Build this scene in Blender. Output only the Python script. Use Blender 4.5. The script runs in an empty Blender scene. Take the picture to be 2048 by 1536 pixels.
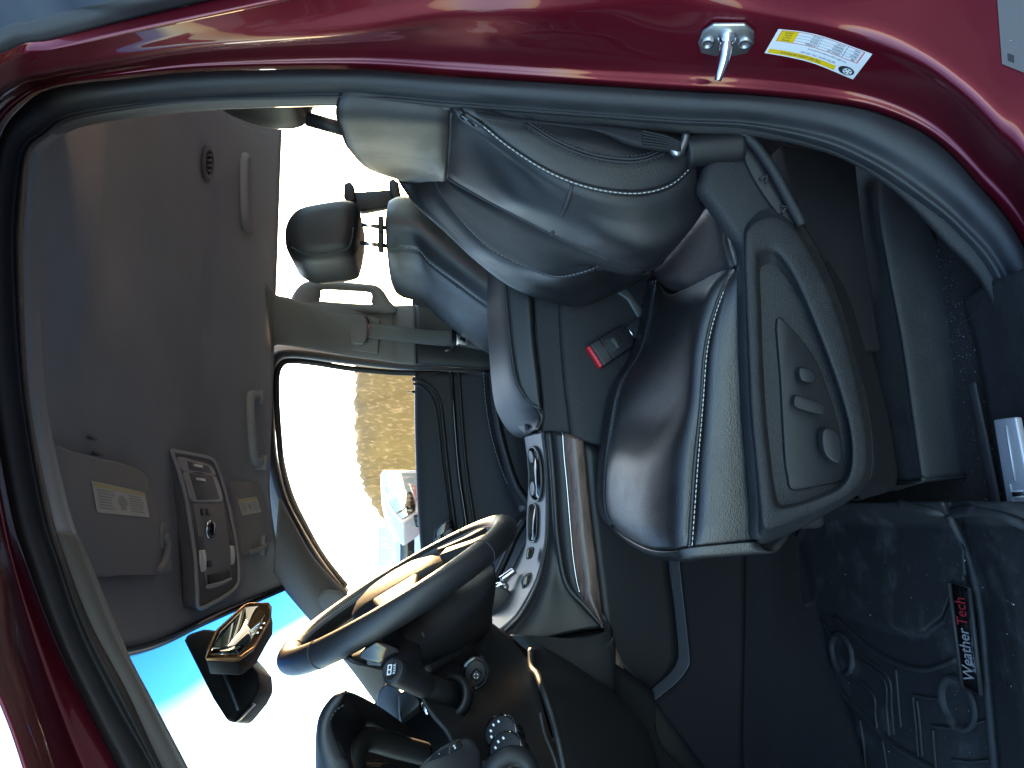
import bpy, bmesh, math, random
from mathutils import Vector, Matrix
random.seed(7)
SC = bpy.context.scene
COL = SC.collection
# ------------------------------------------------------------------ camera
F_PX = 1479.0                       # focal length in photo pixels (26 mm equivalent)
CAM = Vector((0.0, 0.0, 1.27))
YAW, PITCH = math.radians(10), math.radians(7)
FW = Vector((math.sin(YAW)*math.cos(PITCH), math.cos(YAW)*math.cos(PITCH), -math.sin(PITCH)))
UP = Vector((math.cos(YAW), -math.sin(YAW), 0))      # the phone was held on its side: picture "up" is the rear of the truck
RT = FW.cross(UP)
cam = bpy.data.cameras.new('camera'); cam_o = bpy.data.objects.new('camera', cam); COL.objects.link(cam_o)
cam_o.matrix_world = Matrix(((RT.x, UP.x, -FW.x, CAM.x), (RT.y, UP.y, -FW.y, CAM.y), (RT.z, UP.z, -FW.z, CAM.z), (0, 0, 0, 1)))
cam.sensor_fit = 'HORIZONTAL'; cam.sensor_width = 36.0; cam.lens = 36.0*F_PX/2048.0
cam.clip_start = 0.02; cam.clip_end = 4000
SC.camera = cam_o
# ------------------------------------------------------------------ sky and sun
SUN_EL, SUN_AZ = math.radians(10.0), math.radians(22.0)      # low sun beyond the passenger side; azimuth from +Y towards +X
w = bpy.data.worlds.new('World'); SC.world = w; w.use_nodes = True
nt = w.node_tree; bg = nt.nodes['Background']
sky = nt.nodes.new('ShaderNodeTexSky'); sky.sky_type = 'NISHITA'; sky.sun_disc = False
sky.sun_elevation = SUN_EL; sky.sun_rotation = SUN_AZ; sky.air_density = 1.0; sky.dust_density = 0.5; sky.ozone_density = 2.0
nt.links.new(sky.outputs[0], bg.inputs[0]); bg.inputs[1].default_value = 0.15
sun = bpy.data.lights.new('sun', 'SUN'); sun_o = bpy.data.objects.new('sun', sun); COL.objects.link(sun_o)
sun.energy = 2.6; sun.angle = math.radians(0.6); sun.color = (1.0, 0.62, 0.30)
sd = Vector((math.sin(SUN_AZ)*math.cos(SUN_EL), math.cos(SUN_AZ)*math.cos(SUN_EL), math.sin(SUN_EL)))
sun_o.rotation_euler = sd.to_track_quat('Z', 'Y').to_euler()
SC.view_settings.view_transform = 'Standard'; SC.view_settings.look = 'None'
SC.view_settings.exposure = 2.95; SC.view_settings.gamma = 1.0; SC.view_settings.use_curve_mapping = False

# ------------------------------------------------------------------ helpers
def ray(px, py): return FW + RT*((px-1024)/F_PX) + UP*((768-py)/F_PX)
def at(px, py, Y):                  # where the sight line meets the vertical plane y = Y (Y = real distance across the cab)
    d = ray(px, py); return CAM + d*((Y-CAM.y)/d.y)
def atz(px, py, z):                 # ... the level plane z
    d = ray(px, py); return CAM + d*((z-CAM.z)/d.z)
def pts(s, Y):
    a = [tuple(float(v) for v in t.split(',')) for t in s.split()]
    n = len(a); out = []
    for i, t in enumerate(a):
        if len(t) == 3: y = t[2]
        elif isinstance(Y, (tuple, list)): 
            f = i/(n-1)*(len(Y)-1); k = min(int(f), len(Y)-2); y = Y[k]+(Y[k+1]-Y[k])*(f-k)
        else: y = Y
        out.append(at(t[0], t[1], y))
    return out
def ptsz(s, z): return [atz(*[float(v) for v in t.split(',')][:2], z) for t in s.split()]
def cr(P, n, closed=False):         # smooth resample of a polyline (Catmull-Rom), n points
    m = len(P)
    if m == 2 and not closed: return [P[0].lerp(P[1], i/(n-1)) for i in range(n)]
    segs = m if closed else m-1
    g = (lambda i: P[i % m]) if closed else (lambda i: P[max(0, min(m-1, i))])
    out = []
    for k in range(n):
        t = k/(n if closed else n-1)*segs; i = min(int(t), segs-1); f = t-i
        a, b, c, d = g(i-1), g(i), g(i+1), g(i+2)
        if not closed:
            if i == 0: a = b*2-c
            if i == segs-1: d = c*2-b
        out.append(0.5*((2*b)+(c-a)*f+(2*a-5*b+4*c-d)*f*f+(3*b-a-3*c+d)*f**3))
    return out
def even(P, n):                     # resample a polyline evenly by length
    L = [0.0]
    for a, b in zip(P, P[1:]): L.append(L[-1]+(b-a).length)
    out = []; j = 0
    for i in range(n):
        s = L[-1]*i/(n-1)
        while j < len(P)-2 and L[j+1] < s: j += 1
        d = L[j+1]-L[j]; out.append(P[j].lerp(P[j+1], (s-L[j])/d if d > 1e-9 else 0))
    return out
MATS = {}
def mesh(name, V, Fc, mat, parent=None, smooth=True, bevel=0, thick=0, sub=0):
    me = bpy.data.meshes.new(name); me.from_pydata([tuple(v) for v in V], [], Fc); me.validate(); me.update()
    return objm(name, me, mat, parent, smooth, bevel, thick, sub)
def objm(name, me, mat, parent=None, smooth=True, bevel=0, thick=0, sub=0):
    if mat: me.materials.append(MATS[mat])
    for p in me.polygons: p.use_smooth = smooth
    o = bpy.data.objects.new(name, me); COL.objects.link(o)
    if parent:
        o.parent = parent; o.matrix_parent_inverse = INV.get(parent.name, Matrix())
    if thick:
        s = o.modifiers.new('solid', 'SOLIDIFY'); s.thickness = thick; s.offset = -1
    if bevel:
        b = o.modifiers.new('bevel', 'BEVEL'); b.width = bevel; b.segments = 2; b.limit_method = 'ANGLE'; b.angle_limit = 0.6
    if sub:
        b = o.modifiers.new('sub', 'SUBSURF'); b.levels = sub; b.render_levels = sub
    return o
INV = {}
def thing(name, label, cat, loc, group=None):
    o = bpy.data.objects.new(name, None); COL.objects.link(o); o.location = loc; o.empty_display_size = .05
    INV[o.name] = Matrix.Translation(-Vector(loc)); tag(o, label, cat, group); return o
def tag(o, label, cat=None, group=None, kind=None):
    o['label'] = label
    if cat: o['category'] = cat
    if group: o['group'] = group
    if kind: o['kind'] = kind
    return o
def grid_faces(nu, nv, cu=False, cv=False):
    f = []
    for i in range(nu if cu else nu-1):
        for j in range(nv if cv else nv-1):
            a, b = i, (i+1) % nu; c, d = j, (j+1) % nv
            f.append((a*nv+c, a*nv+d, b*nv+d, b*nv+c))
    return f
def grid(curves, nu, nv, puff=0, evenv=False):    # nu along the curves, nv across
    R = [cr(c, nu) for c in curves]
    G = []
    for i in range(nu):
        col = cr([r[i] for r in R], nv)
        if evenv: col = even(col, nv)
        G.append(col)
    if puff:
        N = [[None]*nv for _ in range(nu)]
        for i in range(nu):
            for j in range(nv):
                du = G[min(i+1, nu-1)][j]-G[max(i-1, 0)][j]; dv = G[i][min(j+1, nv-1)]-G[i][max(j-1, 0)]
                n = du.cross(dv); n = n.normalized() if n.length > 1e-12 else Vector((0, -1, 0))
                if n.dot(CAM-G[i][j]) < 0: n = -n
                N[i][j] = n
        for i in range(nu):
            for j in range(nv):
                u, v = i/(nu-1), j/(nv-1)
                k = min(1, 6*v, 6*(1-v)); k = k*(2-k); k2 = min(1, 8*u, 8*(1-u)); k2 = k2*(2-k2)
                G[i][j] = G[i][j]+N[i][j]*puff*k*(.35+.65*k2)
    return G
def flat_faces(G):
    nu, nv = len(G), len(G[0]); V = [p for r in G for p in r]; Fc = grid_faces(nu, nv)
    a, b, c = V[Fc[len(Fc)//2][0]], V[Fc[len(Fc)//2][1]], V[Fc[len(Fc)//2][2]]
    if (b-a).cross(c-a).dot(CAM-a) < 0: Fc = [f[::-1] for f in Fc]
    return V, Fc
def patch(name, curves, mat, parent, nu=40, nv=16, puff=0, thick=.004, evenv=False):
    V, Fc = flat_faces(grid(curves, nu, nv, puff, evenv)); return mesh(name, V, Fc, mat, parent, thick=thick)
def frames(P, closed=False):
    n = len(P); T = []
    for i in range(n):
        a = P[(i-1) % n] if closed or i else P[0]; b = P[(i+1) % n] if closed or i < n-1 else P[-1]
        T.append((b-a).normalized())
    u = T[0].orthogonal().normalized(); U = []
    for t in T:
        u = (u-t*u.dot(t)); u = u.normalized() if u.length > 1e-9 else t.orthogonal().normalized(); U.append(u)
    return T, U
def tube_vf(P, r, seg=8, closed=False, cap=True, flat=1.0, up=None):
    T, U = frames(P, closed); n = len(P); V = []; 
    for i in range(n):
        u = U[i]
        if up is not None:
            u = up-T[i]*up.dot(T[i]); u = u.normalized() if u.length > 1e-6 else U[i]
        v = T[i].cross(u); rr = r[i] if isinstance(r, (list, tuple)) else r
        for k in range(seg):
            a = 2*math.pi*k/seg; V.append(P[i]+u*(rr*math.cos(a)*flat)+v*(rr*math.sin(a)))
    Fc = grid_faces(n, seg, closed, True)
    if cap and not closed: Fc += [tuple(range(seg))[::-1], tuple((n-1)*seg+k for k in range(seg))]
    return V, Fc
def tube(name, P, r, mat, parent, seg=10, closed=False, flat=1.0, up=None, smooth=True):
    V, Fc = tube_vf(P, r, seg, closed, flat=flat, up=up); return mesh(name, V, Fc, mat, parent, smooth)
def stitches(name, P, mat, parent, step=.0065, r=.0009, off=.0012, duty=.8):
    L = sum((b-a).length for a, b in zip(P, P[1:])); n = max(4, int(L/step)); Q = even(P, n*4+1); V = []; Fc = []
    for i in range(n):
        a, b = Q[i*4], Q[min(i*4+int(4*duty+.5), len(Q)-1)]
        t = (CAM-a).normalized()*off; v, f = tube_vf([a+t, a.lerp(b, .5)+t*1.5, b+t], [r*.6, r, r*.6], 5); o = len(V); V += v; Fc += [tuple(k+o for k in q) for q in f]
    return mesh(name, V, Fc, mat, parent)
def join_vf(parts):
    V = []; Fc = []
    for v, f in parts:
        o = len(V); V += v; Fc += [tuple(k+o for k in q) for q in f]
    return V, Fc
def slab(name, outline, depth, mat, parent, bevel=.003, smooth=True):   # polygon extruded along depth
    n = len(outline); nrm = Vector((0, 0, 0))
    for i in range(n): nrm += outline[i].cross(outline[(i+1) % n])
    d = Vector(depth); O = outline if nrm.dot(d) < 0 else outline[::-1]
    V = list(O)+[p+d for p in O]
    Fc = [tuple(range(n)), tuple(range(2*n-1, n-1, -1))]+[((i+1) % n, i, i+n, (i+1) % n+n) for i in range(n)]
    return mesh(name, V, Fc, mat, parent, smooth, bevel)
def box(name, c, ax, mat, parent, bevel=.003):                           # ax: three half-axis vectors
    a, b, d = [Vector(q) for q in ax]; c = Vector(c); V = [c+a*i+b*j+d*k for i in (-1, 1) for j in (-1, 1) for k in (-1, 1)]
    Fc = [(0, 1, 3, 2), (4, 6, 7, 5), (0, 4, 5, 1), (2, 3, 7, 6), (0, 2, 6, 4), (1, 5, 7, 3)]
    if a.cross(b).dot(d) < 0: Fc = [f[::-1] for f in Fc]
    return mesh(name, V, Fc, mat, parent, True, bevel)
def lathe(name, c, axis, prof, mat, parent, seg=32, smooth=True, squash=None, cap=True):   # prof: (radius, height along axis)
    ax = Vector(axis).normalized(); u = ax.orthogonal().normalized(); v = ax.cross(u); c = Vector(c); V = []
    if squash: u, v = Vector(squash[0]), Vector(squash[1])
    for r, h in prof:
        for k in range(seg):
            a = 2*math.pi*k/seg; V.append(c+ax*h+u*(r*math.cos(a))+v*(r*math.sin(a)))
    return mesh(name, V, grid_faces(len(prof), seg, False, True)+([tuple(range(seg))[::-1], tuple((len(prof)-1)*seg+k for k in range(seg))] if cap else []), mat, parent, smooth)
def text2d(s, align='CENTER', bold=0):           # flat lettering as triangles, height 1
    cu = bpy.data.curves.new('t', 'FONT'); cu.body = s; cu.align_x = align; cu.align_y = 'CENTER'; cu.size = 1.0; cu.offset = bold; cu.resolution_u = 3
    o = bpy.data.objects.new('t', cu); COL.objects.link(o); dg = bpy.context.evaluated_depsgraph_get(); dg.update()
    me = bpy.data.meshes.new_from_object(o.evaluated_get(dg)); V = [v.co.copy() for v in me.vertices]; Fc = [tuple(p.vertices) for p in me.polygons]
    bpy.data.objects.remove(o); bpy.data.curves.remove(cu); bpy.data.meshes.remove(me); return V, Fc
def lettering(name, s, fn, mat, parent, size, x=0, y=0, align='CENTER', sx=1.0, bold=0, width=None):
    V, Fc = text2d(s, align, bold)
    if width: sx = width/((max(v.x for v in V)-min(v.x for v in V))*size)
    V = [fn(x+v.x*size*sx, y+v.y*size) for v in V]; return mesh(name, V, Fc, mat, parent, False)
def plane_fn(o, ux, uy, off=0):
    n = ux.cross(uy).normalized(); n = n if n.dot(CAM-o) > 0 else -n
    return lambda x, y: o+ux*x+uy*y+n*off

# ------------------------------------------------------------------ materials
def mat(name, col, rough=.5, metal=0, spec=.5, coat=0, bump=None, var=None, coat_rough=.03, wrinkle=None):
    m = bpy.data.materials.new(name); m.use_nodes = True; n = m.node_tree.nodes; l = m.node_tree.links; b = n['Principled BSDF']
    b.inputs['Base Color'].default_value = (*col, 1); b.inputs['Roughness'].default_value = rough; b.inputs['Metallic'].default_value = metal
    b.inputs['Specular IOR Level'].default_value = spec; b.inputs['Coat Weight'].default_value = coat; b.inputs['Coat Roughness'].default_value = coat_rough
    tc = n.new('ShaderNodeTexCoord')
    if bump:
        kind, sc, st, dist = bump
        if kind == 'voronoi':
            t = n.new('ShaderNodeTexVoronoi'); t.feature = 'F1'; t.inputs['Scale'].default_value = sc; o = t.outputs['Distance']
        else:
            t = n.new('ShaderNodeTexNoise'); t.inputs['Scale'].default_value = sc; t.inputs['Detail'].default_value = 4; o = t.outputs[0]
        l.new(tc.outputs['Object'], t.inputs['Vector']); bp = n.new('ShaderNodeBump'); bp.inputs['Strength'].default_value = st; bp.inputs['Distance'].default_value = dist
        l.new(o, bp.inputs['Height'])
        if wrinkle:
            t2 = n.new('ShaderNodeTexNoise'); t2.inputs['Scale'].default_value = wrinkle[0]; t2.inputs['Detail'].default_value = 5; t2.inputs['Distortion'].default_value = 1.2; l.new(tc.outputs['Object'], t2.inputs['Vector'])
            b2 = n.new('ShaderNodeBump'); b2.inputs['Strength'].default_value = wrinkle[1]; b2.inputs['Distance'].default_value = .01; l.new(t2.outputs[0], b2.inputs['Height']); l.new(b2.outputs[0], bp.inputs['Normal'])
        l.new(bp.outputs[0], b.inputs['Normal'])
    if var:
        sc, col2, lo, hi, dr = var
        t = n.new('ShaderNodeTexNoise'); t.inputs['Scale'].default_value = sc; t.inputs['Detail'].default_value = 6; t.inputs['Roughness'].default_value = .65
        l.new(tc.outputs['Object'], t.inputs['Vector']); mr = n.new('ShaderNodeMapRange'); mr.inputs['From Min'].default_value = lo; mr.inputs['From Max'].default_value = hi
        l.new(t.outputs[0], mr.inputs[0]); mx = n.new('ShaderNodeMix'); mx.data_type = 'RGBA'; mx.inputs[6].default_value = (*col, 1); mx.inputs[7].default_value = (*col2, 1)
        l.new(mr.outputs[0], mx.inputs[0]); l.new(mx.outputs[2], b.inputs['Base Color'])
        m2 = n.new('ShaderNodeMapRange'); m2.inputs['To Min'].default_value = rough; m2.inputs['To Max'].default_value = rough+dr; l.new(mr.outputs[0], m2.inputs[0]); l.new(m2.outputs[0], b.inputs['Roughness'])
    MATS[name] = m; return m
mat('red paint', (.125, .004, .014), .34, .5, .3, .72, var=(900, (.15, .008, .022), .45, .7, .05))
mat('seal rubber', (.022, .0235, .027), .58, bump=('noise', 260, .12, .002), var=(14, (.030, .032, .036), .4, .7, .12))
mat('leather', (.0095, .0100, .0108), .43, spec=.65, bump=('voronoi', 620, .22, .0012), var=(9, (.012, .012, .013), .4, .7, .12), wrinkle=(12, .05))
mat('leather worn', (.0100, .0103, .0110), .36, spec=.7, bump=('voronoi', 480, .25, .0012), var=(16, (.016, .016, .016), .45, .75, .12), wrinkle=(14, .07))
mat('leather insert', (.0095, .0097, .0108), .56, spec=.32, bump=('voronoi', 900, .35, .0010), var=(9, (.013, .013, .0145), .4, .7, .1))
mat('grained plastic', (.0145, .0148, .0160), .6, spec=.38, bump=('voronoi', 520, .4, .0014), var=(30, (.020, .020, .021), .45, .75, .1))
mat('smooth plastic', (.0105, .0108, .0118), .5, spec=.42, bump=('noise', 900, .1, .0005))
mat('dash plastic', (.0125, .0125, .0133), .55, spec=.4, bump=('voronoi', 700, .3, .001))
mat('gloss black', (.008, .008, .009), .08, spec=.6)
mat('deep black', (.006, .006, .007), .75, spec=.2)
mat('pale plastic', (.060, .064, .072), .55, spec=.4, bump=('voronoi', 520, .3, .0012))
mat('black rubber', (.012, .012, .013), .6)
mat('headliner fabric', (.33, .325, .315), .95, spec=.1, bump=('noise', 700, .35, .001), var=(5, (.295, .29, .28), .35, .7, 0))
mat('grey trim', (.135, .125, .116), .6, spec=.35, bump=('noise', 500, .2, .001))
mat('visor fabric', (.30, .272, .245), .9, spec=.15, bump=('noise', 600, .3, .001))
mat('pearl trim', (.40, .36, .32), .5)
mat('bronze', (.40, .22, .10), .3, .8)
mat('chrome', (.75, .76, .78), .08, 1.0)
mat('brushed steel', (.42, .43, .47), .5, .6)
mat('zinc steel', (.5, .5, .5), .3, 1.0, var=(60, (.35, .36, .38), .4, .7, .15))
mat('satin silver', (.075, .079, .080), .42, .3)
mat('carpet', (.018, .019, .022), .95, spec=.1, bump=('noise', 500, 1.0, .006), var=(260, (.12, .12, .13), .66, .8, 0))
mat('floor mat', (.0105, .0108, .0115), .62, bump=('noise', 160, .2, .003), var=(17, (.055, .054, .053), .53, .80, .25))
mat('thread white', (.55, .55, .52), .7)
mat('thread grey', (.20, .21, .22), .7)
mat('thread dark', (.03, .03, .033), .7)
mat('sticker white', (.75, .76, .78), .35)
mat('sticker yellow', (.80, .52, .01), .4)
mat('sticker grey', (.10, .10, .11), .4)
mat('ink', (.02, .02, .03), .5)
mat('ink blue', (.10, .13, .22), .5)
mat('ink red', (.6, .05, .05), .5)
mat('print cream', (.62, .57, .46), .6)
mat('print grey', (.38, .35, .29), .6)
mat('print amber', (.60, .45, .18), .6)
mat('badge grey', (.22, .22, .22), .5)
mat('badge red', (.25, .01, .015), .5)
mat('grit', (.34, .33, .32), .8)
mat('icon white', (.75, .75, .75), .5)
mat('buckle red', (.55, .02, .03), .3)
mat('webbing', (.020, .020, .022), .75, spec=.3, bump=('noise', 900, .5, .001))
mat('webbing grey', (.10, .095, .09), .75, spec=.3, bump=('noise', 900, .5, .001))
mat('mirror glass', (.80, .82, .70), .01, 1.0)
mat('snow', (.17, .172, .178), .85, var=(.35, (.10, .10, .104), .35, .7, .1))
mat('dry field', (.62, .28, .06), .9, var=(.35, (.40, .18, .045), .3, .7, 0))  # golden tone stands in for low sun glowing through the dry grass
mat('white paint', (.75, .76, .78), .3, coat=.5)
mat('lens', (.75, .72, .6), .15)
mat('bark', (.08, .055, .04), .9)
def wood():
    m = mat('wood veneer', (.06, .03, .018), .42, coat=.25, coat_rough=.15); n = m.node_tree.nodes; l = m.node_tree.links
    tc = n['Texture Coordinate']; mp = n.new('ShaderNodeMapping'); mp.inputs['Scale'].default_value = (7, 60, 60)
    t = n.new('ShaderNodeTexNoise'); t.inputs['Scale'].default_value = 2.2; t.inputs['Detail'].default_value = 8; t.inputs['Roughness'].default_value = .7; t.inputs['Distortion'].default_value = .8
    l.new(tc.outputs['Object'], mp.inputs[0]); l.new(mp.outputs[0], t.inputs['Vector']); r = n.new('ShaderNodeValToRGB')
    r.color_ramp.elements[0].position = .35; r.color_ramp.elements[0].color = (.035, .019, .014, 1); r.color_ramp.elements[1].position = .72; r.color_ramp.elements[1].color = (.17, .10, .075, 1)
    l.new(t.outputs[0], r.inputs[0]); l.new(r.outputs[0], n['Principled BSDF'].inputs['Base Color'])
wood()
def glass(name, tint, dirt=0, band=False):
    m = bpy.data.materials.new(name); m.use_nodes = True; n = m.node_tree.nodes; l = m.node_tree.links; n.remove(n['Principled BSDF']); out = n['Material Output']
    tr = n.new('ShaderNodeBsdfTransparent'); tr.inputs[0].default_value = (*tint, 1); gl = n.new('ShaderNodeBsdfGlossy'); gl.inputs['Roughness'].default_value = .01
    fr = n.new('ShaderNodeFresnel'); fr.inputs[0].default_value = 1.45; mx = n.new('ShaderNodeMixShader'); mu = n.new('ShaderNodeMath'); mu.operation = 'MULTIPLY'; mu.inputs[1].default_value = .35 if band else 1.0; l.new(fr.outputs[0], mu.inputs[0]); l.new(mu.outputs[0], mx.inputs[0]); l.new(tr.outputs[0], mx.inputs[1]); l.new(gl.outputs[0], mx.inputs[2])
    last = mx
    tc = n.new('ShaderNodeTexCoord')
    if band:                                   # the factory shade band along the top of the windshield
        uv = n.new('ShaderNodeUVMap'); sp = n.new('ShaderNodeSeparateXYZ'); l.new(uv.outputs[0], sp.inputs[0]); r = n.new('ShaderNodeValToRGB')
        r.color_ramp.elements[0].position = .0; r.color_ramp.elements[0].color = (.035, .17, .42, 1); r.color_ramp.elements[1].position = .13; r.color_ramp.elements[1].color = (*tint, 1)
        e = r.color_ramp.elements.new(.075); e.color = (.06, .26, .55, 1); l.new(sp.outputs[1], r.inputs[0]); l.new(r.outputs[0], tr.inputs[0])
    if dirt:                                   # dried spatter and water streaks
        mp = n.new('ShaderNodeMapping'); mp.inputs['Scale'].default_value = (80, 80, 4); t = n.new('ShaderNodeTexNoise'); t.inputs['Scale'].default_value = 1.6; t.inputs['Detail'].default_value = 5
        l.new(tc.outputs['Object'], mp.inputs[0]); l.new(mp.outputs[0], t.inputs['Vector']); r = n.new('ShaderNodeMapRange'); r.inputs['From Min'].default_value = .52; r.inputs['From Max'].default_value = .75; r.inputs['To Max'].default_value = dirt*.7
        l.new(t.outputs[0], r.inputs[0]); df = n.new('ShaderNodeBsdfTranslucent'); df.inputs[0].default_value = (.7, .62, .5, 1); m2 = n.new('ShaderNodeMixShader'); l.new(r.outputs[0], m2.inputs[0]); l.new(mx.outputs[0], m2.inputs[1]); l.new(df.outputs[0], m2.inputs[2]); last = m2
    l.new(last.outputs[0], out.inputs[0]); MATS[name] = m
glass('window glass', (.93, .95, .94), dirt=.14); glass('windshield glass', (.9, .95, .95), band=True); glass('privacy glass', (.55, .55, .55))

# ------------------------------------------------------------------ ground and what lies beyond the truck
def sheet(name, x0, x1, y0, y1, z, m, n=40, amp=0):
    G = [[Vector((x0+(x1-x0)*i/n, y0+(y1-y0)*j/n, z+amp*(math.sin(i*1.7)+math.cos(j*2.3)))) for j in range(n+1)] for i in range(n+1)]
    V = [p for r in G for p in r]; Fc = [f[::-1] for f in grid_faces(n+1, n+1)]
    return mesh(name, V, Fc, m, None)
o = sheet('ground', -1500, 1500, -1500, 1500, 0, 'snow', 30); tag(o, 'snowy ground around the truck', kind='structure')
# low dry bank that shows through the passenger window
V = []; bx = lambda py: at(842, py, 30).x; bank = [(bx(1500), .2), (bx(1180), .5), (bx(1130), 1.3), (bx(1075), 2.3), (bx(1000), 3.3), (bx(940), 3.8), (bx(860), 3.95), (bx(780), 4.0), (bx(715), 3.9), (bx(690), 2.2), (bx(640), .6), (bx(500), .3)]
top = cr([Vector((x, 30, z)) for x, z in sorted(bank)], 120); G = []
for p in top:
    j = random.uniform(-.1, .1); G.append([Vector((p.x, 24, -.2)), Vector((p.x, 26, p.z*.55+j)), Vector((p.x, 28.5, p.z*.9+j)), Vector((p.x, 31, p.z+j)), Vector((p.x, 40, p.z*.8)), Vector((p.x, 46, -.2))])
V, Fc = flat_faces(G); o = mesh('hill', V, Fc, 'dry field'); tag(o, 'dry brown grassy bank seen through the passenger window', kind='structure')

# ------------------------------------------------------------------ truck body round the open doorway
body = thing('truck_body', 'dark red pickup cab around the open driver doorway', 'pickup truck', (0.4, .85, 0))
YW = (.82, .84, .85, .87, .90, .94, .96, .98, .985, .975, .96, .94, .92)
def yo(d): return tuple(v+d for v in YW)
W0s = "2160,800 2048,495 1950,362 1861,275 1760,228 1656,206 1500,190 1350,182 1100,166 900,153 700,139 410,143 239,159 116,174 55,203 0,275 -25,420 -32,600 -20,780 22,1025 61,1148 113,1284 178,1421 236,1536 300,1680"
W1s = "2110,800 2010,545 1929,444 1840,369 1750,312 1650,270 1500,243 1350,236 1100,218 900,203 700,188 410,195 239,211 130,232 85,262 44,300 28,400 24,525 41,780 79,1011 115,1130 160,1262 228,1400 305,1536 385,1680"
W2s = "2080,800 1993,572 1913,466 1822,393 1735,335 1640,293 1500,260 1350,250 1100,230 900,216 700,200 410,203 239,222 140,243 98,272 62,310 50,410 46,525 58,780 98,1005 133,1122 183,1250 255,1385 325,1536 405,1680"
W3s = "2040,760 1975,575 1891,478 1800,385 1714,325 1630,292 1500,268 1350,261 1100,240 900,224 700,212 430,220 270,236 190,248 137,265 92,305 82,440 80,525 90,780 138,1015 186,1138 248,1290 310,1410 376,1536 450,1680"
R1s = "2175,790 2060,480 1958,350 1866,265 1763,216 1656,194 1500,178 1350,170 1100,153 900,139 700,127 410,133 239,150 116,168 48,195 -12,265 -38,420 -46,600 -34,780 8,1030 38,1155 82,1290 133,1430 181,1545 245,1685"
R2s = "2200,700 2058,400 1975,303 1890,215 1780,160 1660,130 1500,110 1350,100 1100,95 900,88 700,85 410,101 239,128 110,152 35,172 -35,240 -65,420 -74,600 -62,780 -22,1040 14,1162 44,1300 96,1440 137,1550 195,1690"
R3s = "2230,600 2065,320 2000,243 1929,171 1830,103 1690,52 1500,24 1350,14 1100,27 900,33 700,66 410,92 239,118 105,142 30,162 -45,230 -80,420 -90,600 -80,780 -42,1045 -18,1170 6,1310 58,1450 99,1560 150,1700"
R4s = "2300,540 2200,200 2150,60 2060,-20 1930,-40 1760,-45 1500,-40 1350,-40 1100,-40 900,-50 700,-25 410,30 239,65 105,98 30,115 -60,200 -100,420 -112,600 -105,780 -70,1050 -45,1180 -22,1320 31,1460 68,1575 110,1710"
W0, W1, W2, W3 = pts(W0s, YW), pts(W1s, yo(.018)), pts(W2s, yo(.035)), pts(W3s, tuple(v+d for v, d in zip(YW, (.05, .05, .05, .05, .05, .055, .07, .09, .092, .085, .07, .06, .055))))
R1, R2, R3, R4 = pts(R1s, yo(-.010)), pts(R2s, yo(-.055)), pts(R3s, yo(-.115)), pts(R4s, tuple(v+d for v, d in zip(YW, (-.13, -.13, -.135, -.14, -.15, -.165, -.165, -.165, -.165, -.165, -.165, -.165, -.165))))
def toward(P, d): return [p+(CAM-p).normalized()*d for p in P]
def mix(A, B, t): return [a.lerp(b, t) for a, b in zip(A, B)]
bodyG = grid([toward(W0, -.008), R1, toward(mix(R1, R2, .35), -.010), R2, toward(mix(R2, R3, .5), .002), R3, mix(R3, R4, .5), R4], 260, 56)
V, Fc = flat_faces(bodyG); mesh('door_jamb', V, Fc, 'red paint', body, thick=.004)
from mathutils.bvhtree import BVHTree
BT = BVHTree.FromPolygons([tuple(v) for v in V], Fc)
def on_body(px, py, off=.0015):
    d = ray(px, py).normalized(); h = BT.ray_cast(CAM, d)
    return (h[0]-d*off, h[1]) if h[0] else (at(px, py, .78), Vector((0, -1, 0)))
seal = patch('weatherstrip', [W0, toward(mix(W0, W1, .25), .014), toward(mix(W0, W1, .65), .013), toward(W1, -.004), toward(mix(W1, W2, .5), .009), toward(W2, -.002)], 'seal rubber', body, 260, 26, thick=.003)
# light pillar trim above, dark below
def sub(P, a, b): return P[a:b]
TG = grid([toward(mix(W1, W2, .3)[9:25], -.014), toward(mix(W2, W3, .35)[9:25], .002), toward(mix(W2, W3, .75)[9:25], .002), W3[9:25], toward(W3[9:25], -.06)], 200, 18)
for nm_, a_, b_, m_ in (('pillar_trim', 0, 67, 'grey trim'), ('roof_edge_trim', 66, 139, 'headliner fabric'), ('windshield_pillar_trim', 138, 200, 'grey trim')):
    V, Fc = flat_faces(TG[a_:b_]); mesh(nm_, V, Fc, m_, body, thick=.003)
patch('lower_pillar_trim', [toward(mix(W1, W2, .3)[0:10], -.014), toward(mix(W2, W3, .5)[0:10], .002), W3[0:10], toward(W3[0:10], -.05)], 'grained plastic', body, 90, 12)
# rear door beyond the jamb: painted edge, black window trim and glass
D0 = [p for p in toward(R4[8:18], .004)]
D1 = pts("1100,-90 900,-90 700,-60 410,3 239,44 105,78 30,95 -70,170 -120,420 -135,600", (.72, .76, .80, .80, .80, .80))
D2 = pts("1100,-130 900,-130 560,-80 219,0 137,20 60,40 0,56 -90,130 -150,420 -165,600", (.70, .74, .79, .79, .79, .79))
D3 = pts("1100,-190 900,-190 520,-150 180,-90 80,-70 0,-50 -70,-30 -150,60 -220,420 -240,600", (.72, .77, .80, .80, .80, .80))
rd = patch('rear_door', [D0, mix(D0, D1, .5), D1], 'red paint', body, 80, 8)
patch('window_trim', [D1, toward(mix(D1, D2, .5), .008), D2], 'seal rubber', rd, 80, 8)
patch('window_glass', [D2, D3], 'gloss black', rd, 80, 6, thick=0)
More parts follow.
